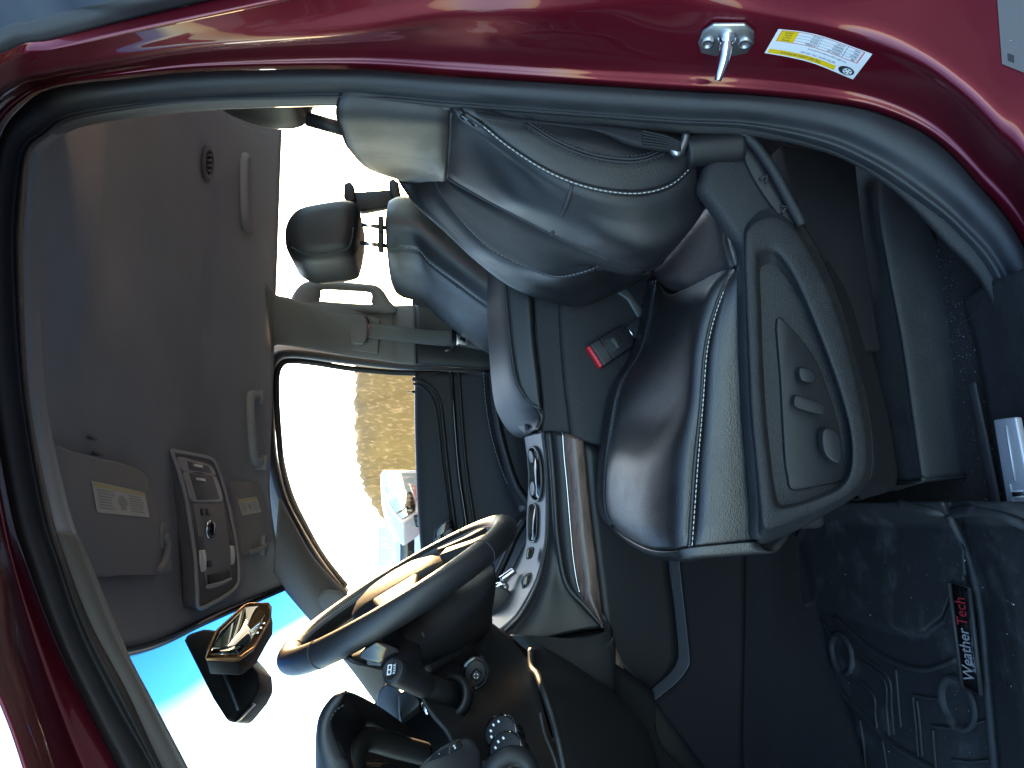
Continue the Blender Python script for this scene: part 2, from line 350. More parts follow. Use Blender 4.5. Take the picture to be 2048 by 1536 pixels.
# striker on the jamb
c0, n0 = on_body(1453, 76, .002); tx = (on_body(1500, 76)[0]-on_body(1400, 76)[0]).normalized(); ty = tx.cross(n0).normalized()
if ty.dot(UP) < 0: ty = -ty
sN = n0 if n0.dot(CAM-c0) > 0 else -n0
def pl(x, y, h=0): return c0+tx*x+ty*y+sN*h
prof = [(-.036, -.004), (-.03, -.018), (-.012, -.022), (.012, -.022), (.03, -.018), (.036, -.004), (.033, .012), (.02, .022), (-.02, .022), (-.033, .012)]
st = slab('door_striker', [pl(x*.95, y*1.15, 0) for x, y in prof], sN*.005, 'zinc steel', body, .0015)
tag(st, 'shiny steel door striker with two bolts')
for x in (-.0225, .0225):
    bo = lathe('bolt', pl(x, -.002, .005), sN, [(.0095, 0), (.0095, .001), (.0085, .0035), (.005, .0042), (.0045, .0018), (.002, .0018)], 'zinc steel', st, 24)
lathe('collar', pl(0, .006, .005), sN, [(.012, 0), (.0115, .004), (.009, .009), (.007, .012)], 'chrome', st, 24)
dn = (at(1446, 140, .80)-at(1455, 72, .80)).normalized()
pin = [pl(0, .006, .006), pl(0, .004, .02), pl(-.001, -.002, .034), pl(-.004, -.010, .046), pl(-.006, -.016, .052)]
tube('pin', cr(pin, 20), [.0085-.0045*(i/19)**2 for i in range(20)], 'chrome', st, 14)
# tyre and loading placard, upside down on the jamb in this view
Tt = cr([Vector((*p, 0)) for p in [(1557, 58), (1610, 64), (1660, 77), (1745, 108)]], 40); Tb = cr([Vector((*p, 0)) for p in [(1529, 106), (1580, 115), (1630, 128), (1706, 159)]], 40)
def on_sticker(x, y, off=.0012):
    u = max(0, min(1, 1-x)); k = u*39; i = min(38, int(k)); f = k-i; p = Tt[i].lerp(Tt[i+1], f).lerp(Tb[i].lerp(Tb[i+1], f), y); return on_body(p.x, p.y, off)[0]
def stk(name, x0, x1, y0, y1, m, off, parent, n=14):
    V = [on_sticker(x0+(x1-x0)*i/n, y0+(y1-y0)*j/4, off) for i in range(n+1) for j in range(5)]; Fc = grid_faces(n+1, 5)
    return mesh(name, V, Fc, m, parent, False)
pc = stk('tire_placard', 0, 1, 0, 1, 'sticker white', .0010, body, 30); tag(pc, 'white and yellow tire and loading sticker on the red jamb')
stk('title_bar', .17, .97, .80, .96, 'sticker yellow', .0013, pc, 24); stk('yellow_block', .73, .95, .05, .46, 'sticker yellow', .0013, pc)
lettering('title_text', 'TIRE AND LOADING INFORMATION', lambda x, y: on_sticker(x, y, .0016), 'ink', pc, .12, .29, .875, 'LEFT', width=.52)
for x0, x1, y0, y1 in ((.05, .95, .46, .475), (.05, .95, .035, .05), (.05, .058, .035, .475), (.943, .95, .035, .475)): stk('red_rule', x0, x1, y0, y1, 'ink red', .0014, pc, 20)
for y in (.16, .265, .37): stk('table_rule', .06, .73, y, y+.008, 'ink blue', .0014, pc, 20)
for x in (.17, .40): stk('table_rule', x, x+.004, .05, .46, 'ink blue', .0014, pc, 2)
for r, (a, b, c_) in enumerate((('TIRE', 'ORIGINAL SIZE', 'COLD TIRE PRESSURE'), ('FRONT', 'P265/65R18', '240 KPA, 35 PSI'), ('REAR', 'P265/65R18', '240 KPA, 35 PSI'), ('SPARE', '265/70R17', '240 KPA, 35 PSI'))):
    y = .415-.105*r
    for s_, x in ((a, .075), (b, .19), (c_, .42)): lettering('table_text', s_, lambda x, y: on_sticker(x, y, .0016), 'ink', pc, .085, x, y, 'LEFT', .19)
for k, t in enumerate(('SEE OWNERS', 'MANUAL FOR', 'ADDITIONAL', 'INFORMATION')): lettering('block_text', t, lambda x, y: on_sticker(x, y, .0016), 'ink', pc, .08, .84, .40-.095*k, 'CENTER', .19)
lettering('capacity_text', 'SEATING CAPACITY   TOTAL 5   FRONT 2   REAR 3', lambda x, y: on_sticker(x, y, .0016), 'ink blue', pc, .085, .19, .72, 'LEFT', .2)
lettering('capacity_text', 'The combined weight of occupants and cargo should never exceed', lambda x, y: on_sticker(x, y, .0016), 'ink blue', pc, .075, .12, .575, 'LEFT', .19)
V = [on_sticker(.085+.062*math.cos(a*math.tau/24), .82+.14*math.sin(a*math.tau/24), .0015) for a in range(24)]; mesh('tire_icon', V, [tuple(range(24))], 'ink', pc, False)
V = [on_sticker(.075+.036*math.cos(a*math.tau/24), .83+.10*math.sin(a*math.tau/24), .0018) for a in range(24)]; mesh('rim_icon', V, [tuple(range(24))], 'sticker white', pc, False)
for k in range(5):
    V = [on_sticker(.075+.022*math.cos(k*math.tau/5)+.008*math.cos(a*math.tau/8), .83+.06*math.sin(k*math.tau/5)+.022*math.sin(a*math.tau/8), .0021) for a in range(8)]; mesh('rim_icon_hole', V, [tuple(range(8))], 'ink', pc, False)
# second, darker certification label at the frame edge
q = [(1990, -60), (2110, -60), (2110, 170), (2004, 128)]
def on_cert(x, y, off=.0012):
    a = Vector(q[0]).lerp(Vector(q[3]), x); b = Vector(q[1]).lerp(Vector(q[2]), x); p = a.lerp(b, y); return on_body(p.x, p.y, off)[0]
V = [on_cert(i/8, j/8) for i in range(9) for j in range(9)]; ce = mesh('certification_label', V, grid_faces(9, 9), 'sticker grey', body, False)
for k in range(9): mesh('label_line', [on_cert(.05+.0*k, .18+.085*k, .0016), on_cert(.72, .18+.085*k, .0016), on_cert(.72, .21+.085*k, .0016), on_cert(.05, .21+.085*k, .0016)], [(0, 1, 2, 3)], 'sticker white' if k % 3 == 0 else 'ink', ce, False)
mesh('label_mark', [on_cert(.86, .12, .0016), on_cert(.94, .12, .0016), on_cert(.94, .24, .0016), on_cert(.86, .24, .0016)], [(0, 1, 2, 3)], 'ink', ce, False)

# ------------------------------------------------------------------ headliner and roof
def hcol(px): return px
ZR = at(82, 525, 1.065).z
FARY = 2.12
# grid in plan: X along, Y across
FX = [atz(251, 1300, ZR-.062), atz(405, 1238, ZR-.035), atz(545, 1152, ZR-.115)]
def front_x(y):                      # curved windshield header, through three sighted points
    a, b, c = FX; y = max(.98, min(2.2, y))
    return a.x*(y-b.y)*(y-c.y)/((a.y-b.y)*(a.y-c.y))+b.x*(y-a.y)*(y-c.y)/((b.y-a.y)*(b.y-c.y))+c.x*(y-a.y)*(y-b.y)/((c.y-a.y)*(c.y-b.y))
def roof_z(x, y, u):
    f = (y-1.0)/(FARY-1.0); z = ZR+.030*max(0, math.sin(math.pi*f))**.8
    z -= .055*max(0, (u-.80)/.20)**1.6                                    # header rolls down to the glass
    z -= .108*max(0, (f-.66)/.34)**1.8
    k = max(0, min(1, (u-.42)/.22))*(1-max(0, min(1, (u-.84)/.12))); k = k*k*(3-2*k)
    z -= .022*math.exp(-((f-.56)/.17)**4)*k                                # raised centre run for the overhead console
    z -= .020*math.exp(-((f-.20)/.05)**2)*max(0, min(1, (u-.1)*4))*(1-max(0, min(1, (u-.62)/.1)))
    q = 1-max(0, min(1, (u-.50)/.14)); q = q*q*(3-2*q); z += .020*math.exp(-((f-.34)/.05)**2)*q; z += .016*math.exp(-((f-.80)/.035)**2)*max(0, min(1, (u-.25)*5))*q
    return z
nu, nv = 90, 70; G = []
for i in range(nu):
    u = i/(nu-1); row = []
    for j in range(nv):
        y = 1.03+(FARY+.01-1.03)*j/(nv-1); xf = front_x(y); x = 1.25+(xf-1.25)*u; row.append(Vector((x, y, roof_z(x, y, u))))
    G.append(row)
V, Fc = flat_faces(G); head = mesh('headliner', V, Fc, 'headliner fabric', body, thick=.012)
RB = BVHTree.FromPolygons([tuple(v) for v in V], Fc)
def on_roof(px, py, off=.002):
    d = ray(px, py).normalized(); h = RB.ray_cast(CAM, d); return (h[0]-d*(off/max(.12, abs(d.z))), h[1]) if h[0] else (atz(px, py, ZR), Vector((0, 0, -1)))
# outer roof skin above, tailgate wall, floor and far side close the cab
V = [p+Vector((.01, 0, .045)) for r in G for p in r[2:]]; mesh('roof_skin', V, grid_faces(nu, nv-2), 'red paint', body, thick=.004)
# round vent and grab handles on the headliner
c1, n1 = on_roof(414, 326, .002); n1 = -Vector(n1) if n1.z > 0 else Vector(n1)
ua = (on_roof(414, 290)[0]-on_roof(414, 362)[0])*.5; ub = (on_roof(424, 326)[0]-on_roof(404, 326)[0])*.5*1.15
vt = lathe('ceiling_vent', c1, n1, [(1.0, 0), (1.0, .003), (.92, .006), (.72, .007), (.66, .003), (.62, -.0005)], 'grey trim', head, 36, squash=(ua, ub))
for k in (-.4, -.13, .13, .4): box('slat', c1+ua*k*1.1+n1*.003, (ub*.55*math.sqrt(1-(k*1.6)**2), ua*.07, n1*.003), 'smooth plastic', vt, .0005)
def handle(name, p, m='headliner fabric'):
    P = [on_roof(*q, .004)[0] for q in p]; a, b = P[0], P[-1]; dnv = Vector((0, 0, -1)); inn = (P[1]-P[0])
    path = [a, a+dnv*.030, (a+dnv*.040).lerp(b+dnv*.040, .12), (a+dnv*.045).lerp(b+dnv*.045, .5), (b+dnv*.040).lerp(a+dnv*.040, .12), b+dnv*.030, b]
    return path
def grab(p0, p1, Ya, Yb, out):
    a, b = at(*p0, Ya), at(*p1, Yb); h = thing('grab_handle', out, 'grab handle', a.lerp(b, .5), 'grab handles above the far doors'); off = Vector((0, -.065, .002))
    path = cr([a, a+off*.8, a.lerp(b, .12)+off*1.15, a.lerp(b, .5)+off*1.25, b.lerp(a, .12)+off*1.15, b+off*.8, b], 40)
    tube('grip', path, .010, 'headliner fabric', h, 12, flat=1.15)
    for q in (a, b): box('mount', q+Vector((0, .004, 0)), (Vector((.02, 0, 0)), Vector((0, .008, 0)), Vector((0, 0, .016))), 'headliner fabric', h, .004)
grab((514, 795), (521, 925), 2.06, 2.06, 'grey grab handle on the ceiling above the front passenger window')
grab((502, 330), (503, 470), 2.06, 2.06, 'grey grab handle on the ceiling above the rear window')

# ------------------------------------------------------------------ windshield, pillars, far side
ws_top = [Vector((front_x(y)-.01, y, roof_z(front_x(y), y, 1)+.006)) for y in [1.0+1.20*i/12 for i in range(13)]]
ws_bot = [Vector((-1.12-.16*math.sin(math.pi*i/12), .84+1.62*i/12, 1.02)) for i in range(13)]
G = grid([ws_top, [a.lerp(b, .5)+Vector((-.03, 0, .03)) for a, b in zip(ws_top, ws_bot)], ws_bot], 40, 40)
V, Fc = flat_faces(G); me = bpy.data.meshes.new('windshield'); me.from_pydata([tuple(v) for v in V], [], Fc); uvl = me.uv_layers.new(name='UVMap')
for lp in me.loops: i, j = divmod(lp.vertex_index, 40); uvl.data[lp.index].uv = (i/39, j/39)
ws = objm('windshield', me, 'windshield glass', body)
tube('glass_edge', cr([p+Vector((.004, 0, -.004)) for p in ws_top], 40), .010, 'gloss black', ws, 8)
fa = pts("546,1146 585,1195 640,1260 700,1332 752,1402 800,1465", (2.10, 2.13, 2.16, 2.2)); fb = pts("560,1000 590,1055 625,1115 668,1165 715,1215 770,1280", (2.10, 2.14, 2.18, 2.22))
fpil = patch('far_windshield_pillar', [toward(fa, -.03), fa, toward(mix(fa, fb, .5), .022), fb, toward(fb, -.04)], 'grey trim', body, 40, 20)
fl = pts("603,1163 628,1158 641,1180 617,1190", 2.125); slab('pillar_hatch', fl, (0, .01, 0), 'grey trim', fpil, .003)
fl = pts("628,1196 652,1178 680,1183 720,1215 700,1262 672,1262", 2.12); slab('pillar_grip', fl, (0, .02, 0), 'grey trim', fpil, .010)
# far B pillar
pA = pts("530,552 548,588 578,597 606,567 640,563 720,569 758,575 780,604 792,613 830,612 985,640", (2.10, 2.14, 2.2, 2.24, 2.26))
pB = pts("545,700 552,688 580,690 620,697 660,704 700,711 740,716 780,722 800,725 832,727 985,738", (2.10, 2.13, 2.17, 2.2, 2.22))
def rows(A, B, k0, k1): return [toward(A[k0:k1], -.02), A[k0:k1], toward(mix(A, B, .25)[k0:k1], .012), toward(mix(A, B, .7)[k0:k1], .014), B[k0:k1], toward(B[k0:k1], -.03)]
pA2 = pts("530,552 548,588 578,597 606,606 640,610 720,614 745,614 780,612 792,613 830,612 985,640", (2.10, 2.14, 2.2, 2.24, 2.26))
bp = patch('far_middle_pillar', rows(pA2, pB, 0, 10), 'grey trim', body, 60, 24)
tag(bp, 'grey middle pillar trim on the passenger side')
patch('lower_cover', rows(pA2, pB, 9, 11), 'smooth plastic', bp, 20, 24)
ho = "585,600 606,570 640,564 720,569 757,576 778,604 790,622 740,626 660,620 600,616"; hi_ = "636,603 639,590 645,578 700,580 738,583 746,590 746,604 743,611 700,609 645,605"
def loop_patch(name, curves, m, parent, n=160, nv=14):
    R = [cr(c, n, True) for c in curves]; G = [cr([r[i] for r in R], nv) for i in range(n)]; V = [p for r in G for p in r]; Fc = grid_faces(n, nv, True, False)
    k = len(Fc)//2; a, b, c = V[Fc[k][0]], V[Fc[k][1]], V[Fc[k][2]]
    if (b-a).cross(c-a).dot(CAM-a) < 0: Fc = [f[::-1] for f in Fc]
    return mesh(name, V, Fc, m, parent, thick=.003)
hA, hB = pts(ho, 2.20), pts(hi_, 2.20); loop_patch('pillar_handle', [toward(hA, -.03), hA, toward(mix(hA, hB, .5), .012), hB, toward(hB, -.03)], 'grey trim', bp, 120, 16)
hp = pts("632,620 634,694 756,706 760,640 748,634", 2.165); slab('height_adjuster_cover', hp, (0, .02, 0), 'grey trim', bp, .004)
# weatherstrip of the passenger doorway
wsp = pts("985,741 832,733 780,729 700,720 620,709 572,706 552,712 541,735 538,790 540,870 546,930 566,1000 600,1066 640,1130 690,1190", (2.28, 2.26, 2.22, 2.17, 2.15, 2.15, 2.17, 2.21, 2.25))
wso = pts("985,726 832,722 780,716 700,706 620,694 560,690 520,700 508,735 506,790 506,870 506,938 512,1008 524,1080 545,1150 640,1230", (2.30, 2.28, 2.24, 2.19, 2.17, 2.17, 2.19, 2.23, 2.27)); wsi = pts("985,752 834,743 780,738 700,730 620,720 580,717 560,724 551,742 549,790 551,870 558,930 578,996 611,1058 650,1120 698,1180", (2.32, 2.30, 2.26, 2.21, 2.19, 2.19, 2.21, 2.25, 2.29))
patch('far_door_frame', [toward(wso, -.02), wso, [p+Vector((0, .01, 0)) for p in wsp], wsi], 'headliner fabric', body, 90, 12)
tube('far_weatherstrip', cr(wsp, 80), .011, 'seal rubber', body, 10); tube('far_door_seal', cr([p+(at(690, 900, 2.25)-p).normalized()*.022+Vector((0, .02, 0)) for p in wsp], 80), .009, 'black rubber', body, 10)
# far rear door below its window
patch('far_rear_panel', [pts("814,150 818,420 826,640", 2.30), pts("1000,150 1000,420 1000,640", 2.26), pts("1500,150 1500,420 1500,640", 2.3)], 'dash plastic', body, 20, 10)
mesh('far_rear_window', pts("520,120 520,612 826,612 826,120", (2.16, 2.16, 2.32, 2.32)), [(0, 1, 2, 3)], 'window glass', body, False)
rw = slab('rear_wall', [Vector((1.45, .75, .4)), Vector((1.45, 2.3, .4)), Vector((1.45, 2.3, 1.2)), Vector((1.45, .75, 1.2))], (.04, 0, 0), 'carpet', body)
slab('far_side_panel', [Vector((-1.3, 2.42, .35)), Vector((1.5, 2.42, .35)), Vector((1.5, 2.42, 1.16)), Vector((-1.3, 2.42, 1.16))], (0, .04, 0), 'red paint', body)
slab('near_rear_side', [Vector((.75, .80, .35)), Vector((1.5, .80, .35)), Vector((1.5, .84, 1.16)), Vector((.75, .84, 1.16))], (0, .04, 0), 'dash plastic', body)
slab('firewall', [Vector((-1.25, .7, .4)), Vector((-1.25, 2.4, .4)), Vector((-1.25, 2.4, 1.05)), Vector((-1.25, .7, 1.05))], (-.04, 0, 0), 'carpet', body)
slab('hood', [Vector((-1.2, .78, 1.0)), Vector((-1.3, 1.5, 1.06)), Vector((-1.2, 2.3, 1.0)), Vector((-2.2, 2.25, .9)), Vector((-2.3, 1.5, .97)), Vector((-2.2, .8, .9))], (0, 0, -.05), 'red paint', body)

# ------------------------------------------------------------------ passenger door
pd = thing('passenger_door', 'black passenger door panel and window across the cab', 'car door', at(1400, 930, 2.3))
c_ = [pts("828,745 829,850 833,980 838,1060 846,1160", 2.31), pts("833,745 834,850 838,980 843,1060 851,1160", 2.275), pts("862,745 870,850 876,980 884,1060 892,1160", 2.255),
      pts("905,745 911,850 922,980 932,1060 944,1160", 2.235), pts("968,745 976,850 1004,980 1035,1060 1060,1160", 2.205), pts("1015,745 1040,850 1060,980 1090,1060 1110,1160", 2.17), pts("1300,745 1300,850 1300,980 1300,1060 1300,1160", 2.24)]
panel = patch('door_panel', c_, 'dash plastic', pd, 40, 40)
l1 = pts("826,758 845,764 866,778 880,803 886,850 892,910 899,970 907,1030 914,1080", (2.275, 2.25, 2.245)); tube('trim_ridge', cr(toward(l1, .006), 50), .0065, 'smooth plastic', panel, 8)
l1b = pts("827,767 842,773 858,787 870,812 877,860 883,920 891,980 899,1040", (2.27, 2.247, 2.242)); tube('trim_ridge', cr(toward(l1b, .004), 50), .004, 'smooth plastic', panel, 8)
l2 = pts("902,744 906,800 911,870 918,950 930,1030 936,1080", (2.232, 2.225)); tube('trim_ridge', cr(toward(l2, .004), 40), .007, 'gloss black', panel, 8)
tube('trim_ridge', cr(toward(pts("917,744 921,800 926,870 934,950 946,1030 952,1080", 2.222), .004), 40), .005, 'smooth plastic', panel, 8)
l3 = pts("967,744 972,808 984,876 1012,961 1043,1009 1060,1040", (2.198, 2.19)); tube('armrest_seam', cr(toward(l3, .002), 50), .004, 'leather', panel, 8); stitches('stitching', cr(toward(l3, .004), 60), 'thread grey', panel, .012, .0012)
tube('armrest_edge', cr(toward(pts("985,744 990,808 1002,876 1028,961 1055,1005 1075,1036", (2.18, 2.17)), .008), 50), .012, 'leather', panel, 10)
hs = slab('handle_surround', pts("866,1088 870,1062 884,1044 904,1038 910,1052 912,1072 900,1082", 2.215), (0, .02, 0), 'gloss black', panel, .004)
slab('door_handle', pts("885,1072 892,1060 904,1056 907,1066 896,1076", 2.20), (0, .012, 0), 'satin silver', hs, .003)
slab('lock_pin', pts("815,782 830,780 830,786 815,785", 2.29), (0, .006, 0), 'gloss black', pd, .001)
mesh('window_glass', pts("834,725 534,730 530,850 545,1000 640,1165 720,1240 850,1240", (2.33, 2.17, 2.16, 2.17, 2.19, 2.25, 2.33)), [tuple(range(7))], 'window glass', pd, False)
# side mirror outside the glass; white housing stands in for sky glare in its pane
sm = thing('side_mirror', 'door mirror outside the passenger window, coloured white for the sky it reflects', 'side mirror', at(830, 990, 2.5))
mo = pts("766,938 760,945 762,970 768,995 780,1022 798,1040 806,1047 838,1026 842,985 842,945 838,938", 2.52)
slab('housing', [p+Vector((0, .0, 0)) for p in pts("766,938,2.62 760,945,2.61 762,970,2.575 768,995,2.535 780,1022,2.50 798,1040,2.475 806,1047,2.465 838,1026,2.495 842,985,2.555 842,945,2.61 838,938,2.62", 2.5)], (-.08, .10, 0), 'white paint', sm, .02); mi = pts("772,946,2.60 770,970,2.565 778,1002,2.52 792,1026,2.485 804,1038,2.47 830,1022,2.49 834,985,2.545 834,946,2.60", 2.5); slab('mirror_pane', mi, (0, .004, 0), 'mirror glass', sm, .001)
slab('arm', pts("826,1030 850,1024 855,1048 832,1056", 2.45), (0, .10, 0), 'gloss black', sm, .005)
# parked truck far away behind the windshield corner
tk = thing('parked_truck', 'small pale truck parked far off beyond the passenger window', 'truck', at(842, 1090, 20)-Vector((0, 0, 1.0)))
tb = at(842, 1090, 20)
def tbx(n, x, z, sx, sz, y, sy, m, bev=.06, par=None): return box(n, tb+Vector((x, y, z)), (Vector((sx, 0, 0)), Vector((0, sy, 0)), Vector((0, 0, sz))), m, par or tk, bev)
tbx('cargo_body', 0, .35, .50, .75, 1.0, 1.4, 'white paint'); tbx('cab', 0, .15, .46, .45, -.9, .5, 'white paint', .1); tbx('bumper', 0, -.42, .5, .12, -1.45, .08, 'gloss black')
tbx('windshield', 0, .33, .38, .17, -1.41, .012, 'gloss black', .01)
for k in (-1, 0, 1): tbx('grille_slot', k*.2, -.12, .07, .12, -1.41, .012, 'gloss black', .01)
for sx in (-1, 1):
    for yy in (-.9, 1.6): lathe('wheel', tb+Vector((sx*.46-.08*(sx > 0), yy, -.72)), (1, 0, 0), [(.28, 0), (.3, .03), (.3, .1), (.28, .13)], 'black rubber', tk, 20)
# ------------------------------------------------------------------ seats
def pillow(name, outline, depth, m, parent, rnd=.03, ends=(.62, .86, .965), nseg=48):
    O = cr(outline, nseg, True); c = sum(O, Vector())/nseg; d = Vector(depth); L = d.length; dn = d/L; rings = []
    prof = [(ends[0], 0), (ends[1], rnd*.12), (ends[2], rnd*.42), (1.0, rnd), (1.0, L*.5), (1.0, L-rnd), (ends[2], L-rnd*.42), (ends[1], L-rnd*.12), (ends[0], L)]
    V = []
    for s_, h in prof: V += [c+(p-c)*s_+dn*h for p in O]
    Fc = grid_faces(len(prof), nseg, False, True)+[tuple(range(nseg))[::-1], tuple((len(prof)-1)*nseg+k for k in range(nseg))]
    n = (V[nseg*3+1]-V[nseg*3]).cross(V[nseg*4]-V[nseg*3])
    if n.dot(V[nseg*3]-c) < 0: Fc = [f[::-1] for f in Fc]
    return mesh(name, V, Fc, m, parent)
ps = thing('passenger_seat', 'black leather front passenger seat with its headrest against the bright window', 'car seat', at(1500, 650, 1.95))
hr = pillow('headrest', pts("563,468 569,435 594,408 646,396 694,391 716,404 718,444 711,485 699,505 650,514 606,515 575,500", 1.80), (0, .245, 0), 'leather', ps, .05, (.55, .82, .95)); tag(hr, 'rounded black headrest of the passenger seat')
tube('seam', cr(toward(pts("582,494 610,507 650,507 692,499 703,482 707,455", 1.80), .006), 30), .0022, 'thread dark', hr, 6)
for a, b in (((700, 446), (775, 456)), ((706, 484), (775, 492))): tube('headrest_post', pts("%d,%d %d,%d" % (*a, *b), 1.88), .0055, 'chrome', ps, 12)
for y0 in (452, 486): box('post_collar', at(762, y0, 1.88), (Vector((.022, 0, 0)), Vector((0, .018, 0)), Vector((0, 0, .007))), 'smooth plastic', ps, .003)
S0 = pts("778,402 800,393 835,400 900,440 990,480 1100,520", 1.745); S1 = pts("771,440 795,440 836,452 900,505 985,565 1100,610", 1.70); S2 = pts("773,498 803,495 837,500 861,527 916,568 990,620 1110,680", 1.735)
S3 = pts("778,540 812,540 850,550 885,574 925,606 990,650 1110,710", 1.86); S35 = pts("783,562 810,572 849,585 886,612 930,648 990,690 1110,750", 1.98); S4 = pts("790,575 807,588 848,600 880,630 930,668 990,706 1110,770", 2.10)
patch('backrest_side', [S0, S1, S2], 'leather', ps, 40, 14, .006); bf = patch('backrest', [S2, S3, S35, S4, [p+Vector((.06, .03, 0)) for p in S4]], 'leather', ps, 40, 24, .010)
stitches('stitching', cr(toward(S2, .006), 60)[12:], 'thread grey', bf, .010, .0012)
tube('yoke_seam', cr(toward(pts("848,599 862,590 885,590 916,573", (2.05, 1.98, 1.76)), .012), 20), .003, 'thread dark', bf, 6)
tube('insert_seam', cr(toward(pts("899,594 903,612 918,636 943,657 985,684", (2.0, 1.98, 1.97)), .014), 20), .003, 'thread dark', bf, 6)
# tablet bracket clamped behind that headrest
tm = thing('headrest_bracket', 'dark clip-on bracket behind the passenger headrest', 'bracket', at(750, 400, 2.0))
slab('crossbar', pts("706,384 790,378 800,392 796,408 722,422 710,412", 1.97), (0, .03, 0), 'smooth plastic', tm, .004)
for s_ in ("688,366 700,362 708,372 712,400 694,404 687,392", "777,362 785,356 797,364 802,392 786,398 779,380"): slab('prong', pts(s_, 1.96), (0, .04, 0), 'smooth plastic', tm, .004)

# driver seat
ds = thing('driver_seat', 'black leather driver seat nearest the open doorway', 'car seat', at(1900, 650, 1.2))
dh = pillow('headrest', pts("395,150 425,200 440,226 470,246 520,264 570,272 605,268 622,255 630,235 645,190 640,130 560,80 450,90", 1.31), (0, -.25, 0), 'leather', ds, .05, (.6, .86, .97)); tag(dh, 'headrest of the driver seat at the doorway edge')
stitches('stitching', cr(toward(pts("428,214 445,229 470,243 500,256 540,267 575,271 605,268", 1.29), .004), 40), 'thread grey', dh, .008, .0009)
tube('headrest_post', pts("615,238 700,262", 1.26), .0125, 'smooth plastic', ds, 12)
Yk = [pts("700,140 800,150 905,175", .955), pts("672,212 780,215 903,228", .97), pts("680,255 790,258 902,268", (1.02, 1.02)), pts("697,297 800,300 899,312", (1.10, 1.09)), pts("735,335 815,326 896,340", (1.22, 1.13)), pts("796,357 842,345 894,355", (1.36, 1.165)), pts("830,375 860,365 894,362", (1.38, 1.20))]
yoke = patch('upper_backrest', Yk, 'leather', ds, 30, 40, .007)
N1 = pts("905,190 930,228 967,253 1012,290 1080,335 1148,366 1217,383 1285,386 1345,368 1392,325", (.95, .955, .955, .96))
N2 = pts("903,232 925,252 975,285 1030,325 1095,372 1155,405 1217,428 1285,440 1345,428 1400,395", (.97, .985, .985, .985))
N25 = pts("899,300 930,322 985,362 1035,395 1100,425 1160,452 1217,478 1290,495 1345,480 1402,425", (1.07, 1.03, 1.02, 1.01))
N3 = pts("894,355 920,370 965,395 1012,420 1060,445 1104,468 1160,494 1217,519 1285,540 1330,520", (1.165, 1.10, 1.09, 1.07))
N4 = pts("885,355 905,385 950,425 1000,462 1050,490 1100,512 1150,523 1190,526 1250,542 1306,540", (1.20, 1.19, 1.18, 1.13))
N5 = pts("872,352 882,386 926,444 975,493 1020,519 1063,538 1114,553 1166,544 1217,524 1300,542", (1.25, 1.29, 1.29, 1.2, 1.12))
N55 = pts("830,362 852,400 905,454 955,505 1015,543 1060,562 1130,579 1190,570 1240,545 1302,541", (1.34, 1.36, 1.36, 1.33, 1.2))
N6 = pts("796,357 834,403 885,448 940,500 990,543 1040,575 1100,596 1160,606 1230,580 1304,540", (1.36, 1.40, 1.41, 1.41, 1.36))
N7 = [p+Vector((.07, .03, 0)) for p in N6]
side = patch('backrest_side', [pts("905,110 967,130 1080,140 1217,150 1330,160 1400,200", (.965, .975)), pts("905,150 950,190 1080,250 1217,285 1330,290 1396,270", (.95, .95)), N1], 'leather', ds, 50, 20, .004)
bol = patch('near_bolster', [N1, N2, N25, N3], 'leather', ds, 70, 40, .007)
cen = patch('centre_panel', [N3, N4, N5], 'leather insert', ds, 70, 34, .006)
far = patch('far_bolster', [N5, N55, N6, N7], 'leather', ds, 70, 40, .007)
stitches('stitching', cr(toward(N1[2:], .006), 80), 'thread white', side, .007, .0008)
tube('piping', cr(toward(N1[1:], .004), 80), .0035, 'leather', side, 8)
for d_ in (0, 7): tube('airbag_seam', cr(pts("1049,%d 1114,%d 1183,%d 1251,%d 1290,%d 1330,%d" % tuple(v+d_ for v in (240, 281, 308, 318, 314, 298)), .944), 40), .0018, 'thread dark', side, 6)
stitches('airbag_stitching', cr(pts("1049,252 1114,292 1183,319 1251,329 1290,325 1330,308", .942), 40), 'thread dark', side, .006, .0012); stitches('airbag_stitching', cr(pts("1049,233 1114,275 1183,302 1251,311 1290,308 1330,292", .942), 40), 'thread dark', side, .006, .0012)
stitches('stitching', cr(toward(N5[:9], .008), 80), 'thread grey', cen, .008, .0010, .003); tube('seam', cr(toward(N5[:9], .003), 60), .0032, 'thread dark', cen, 6)
tube('seam', cr(toward(N3[:8], .002), 60), .003, 'thread dark', cen, 6)
tube('cross_seam', cr(toward(pts("1146,366 1132,410 1118,440 1104,468", (.965, .99, 1.04, 1.09)), .0105), 24), .0032, 'thread dark', bol, 6)
tube('yoke_seam', cr(toward(pts("903,226 902,268 899,312 895,355", (.965, 1.02, 1.09, 1.165)), .006), 24), .0028, 'thread dark', yoke, 6)
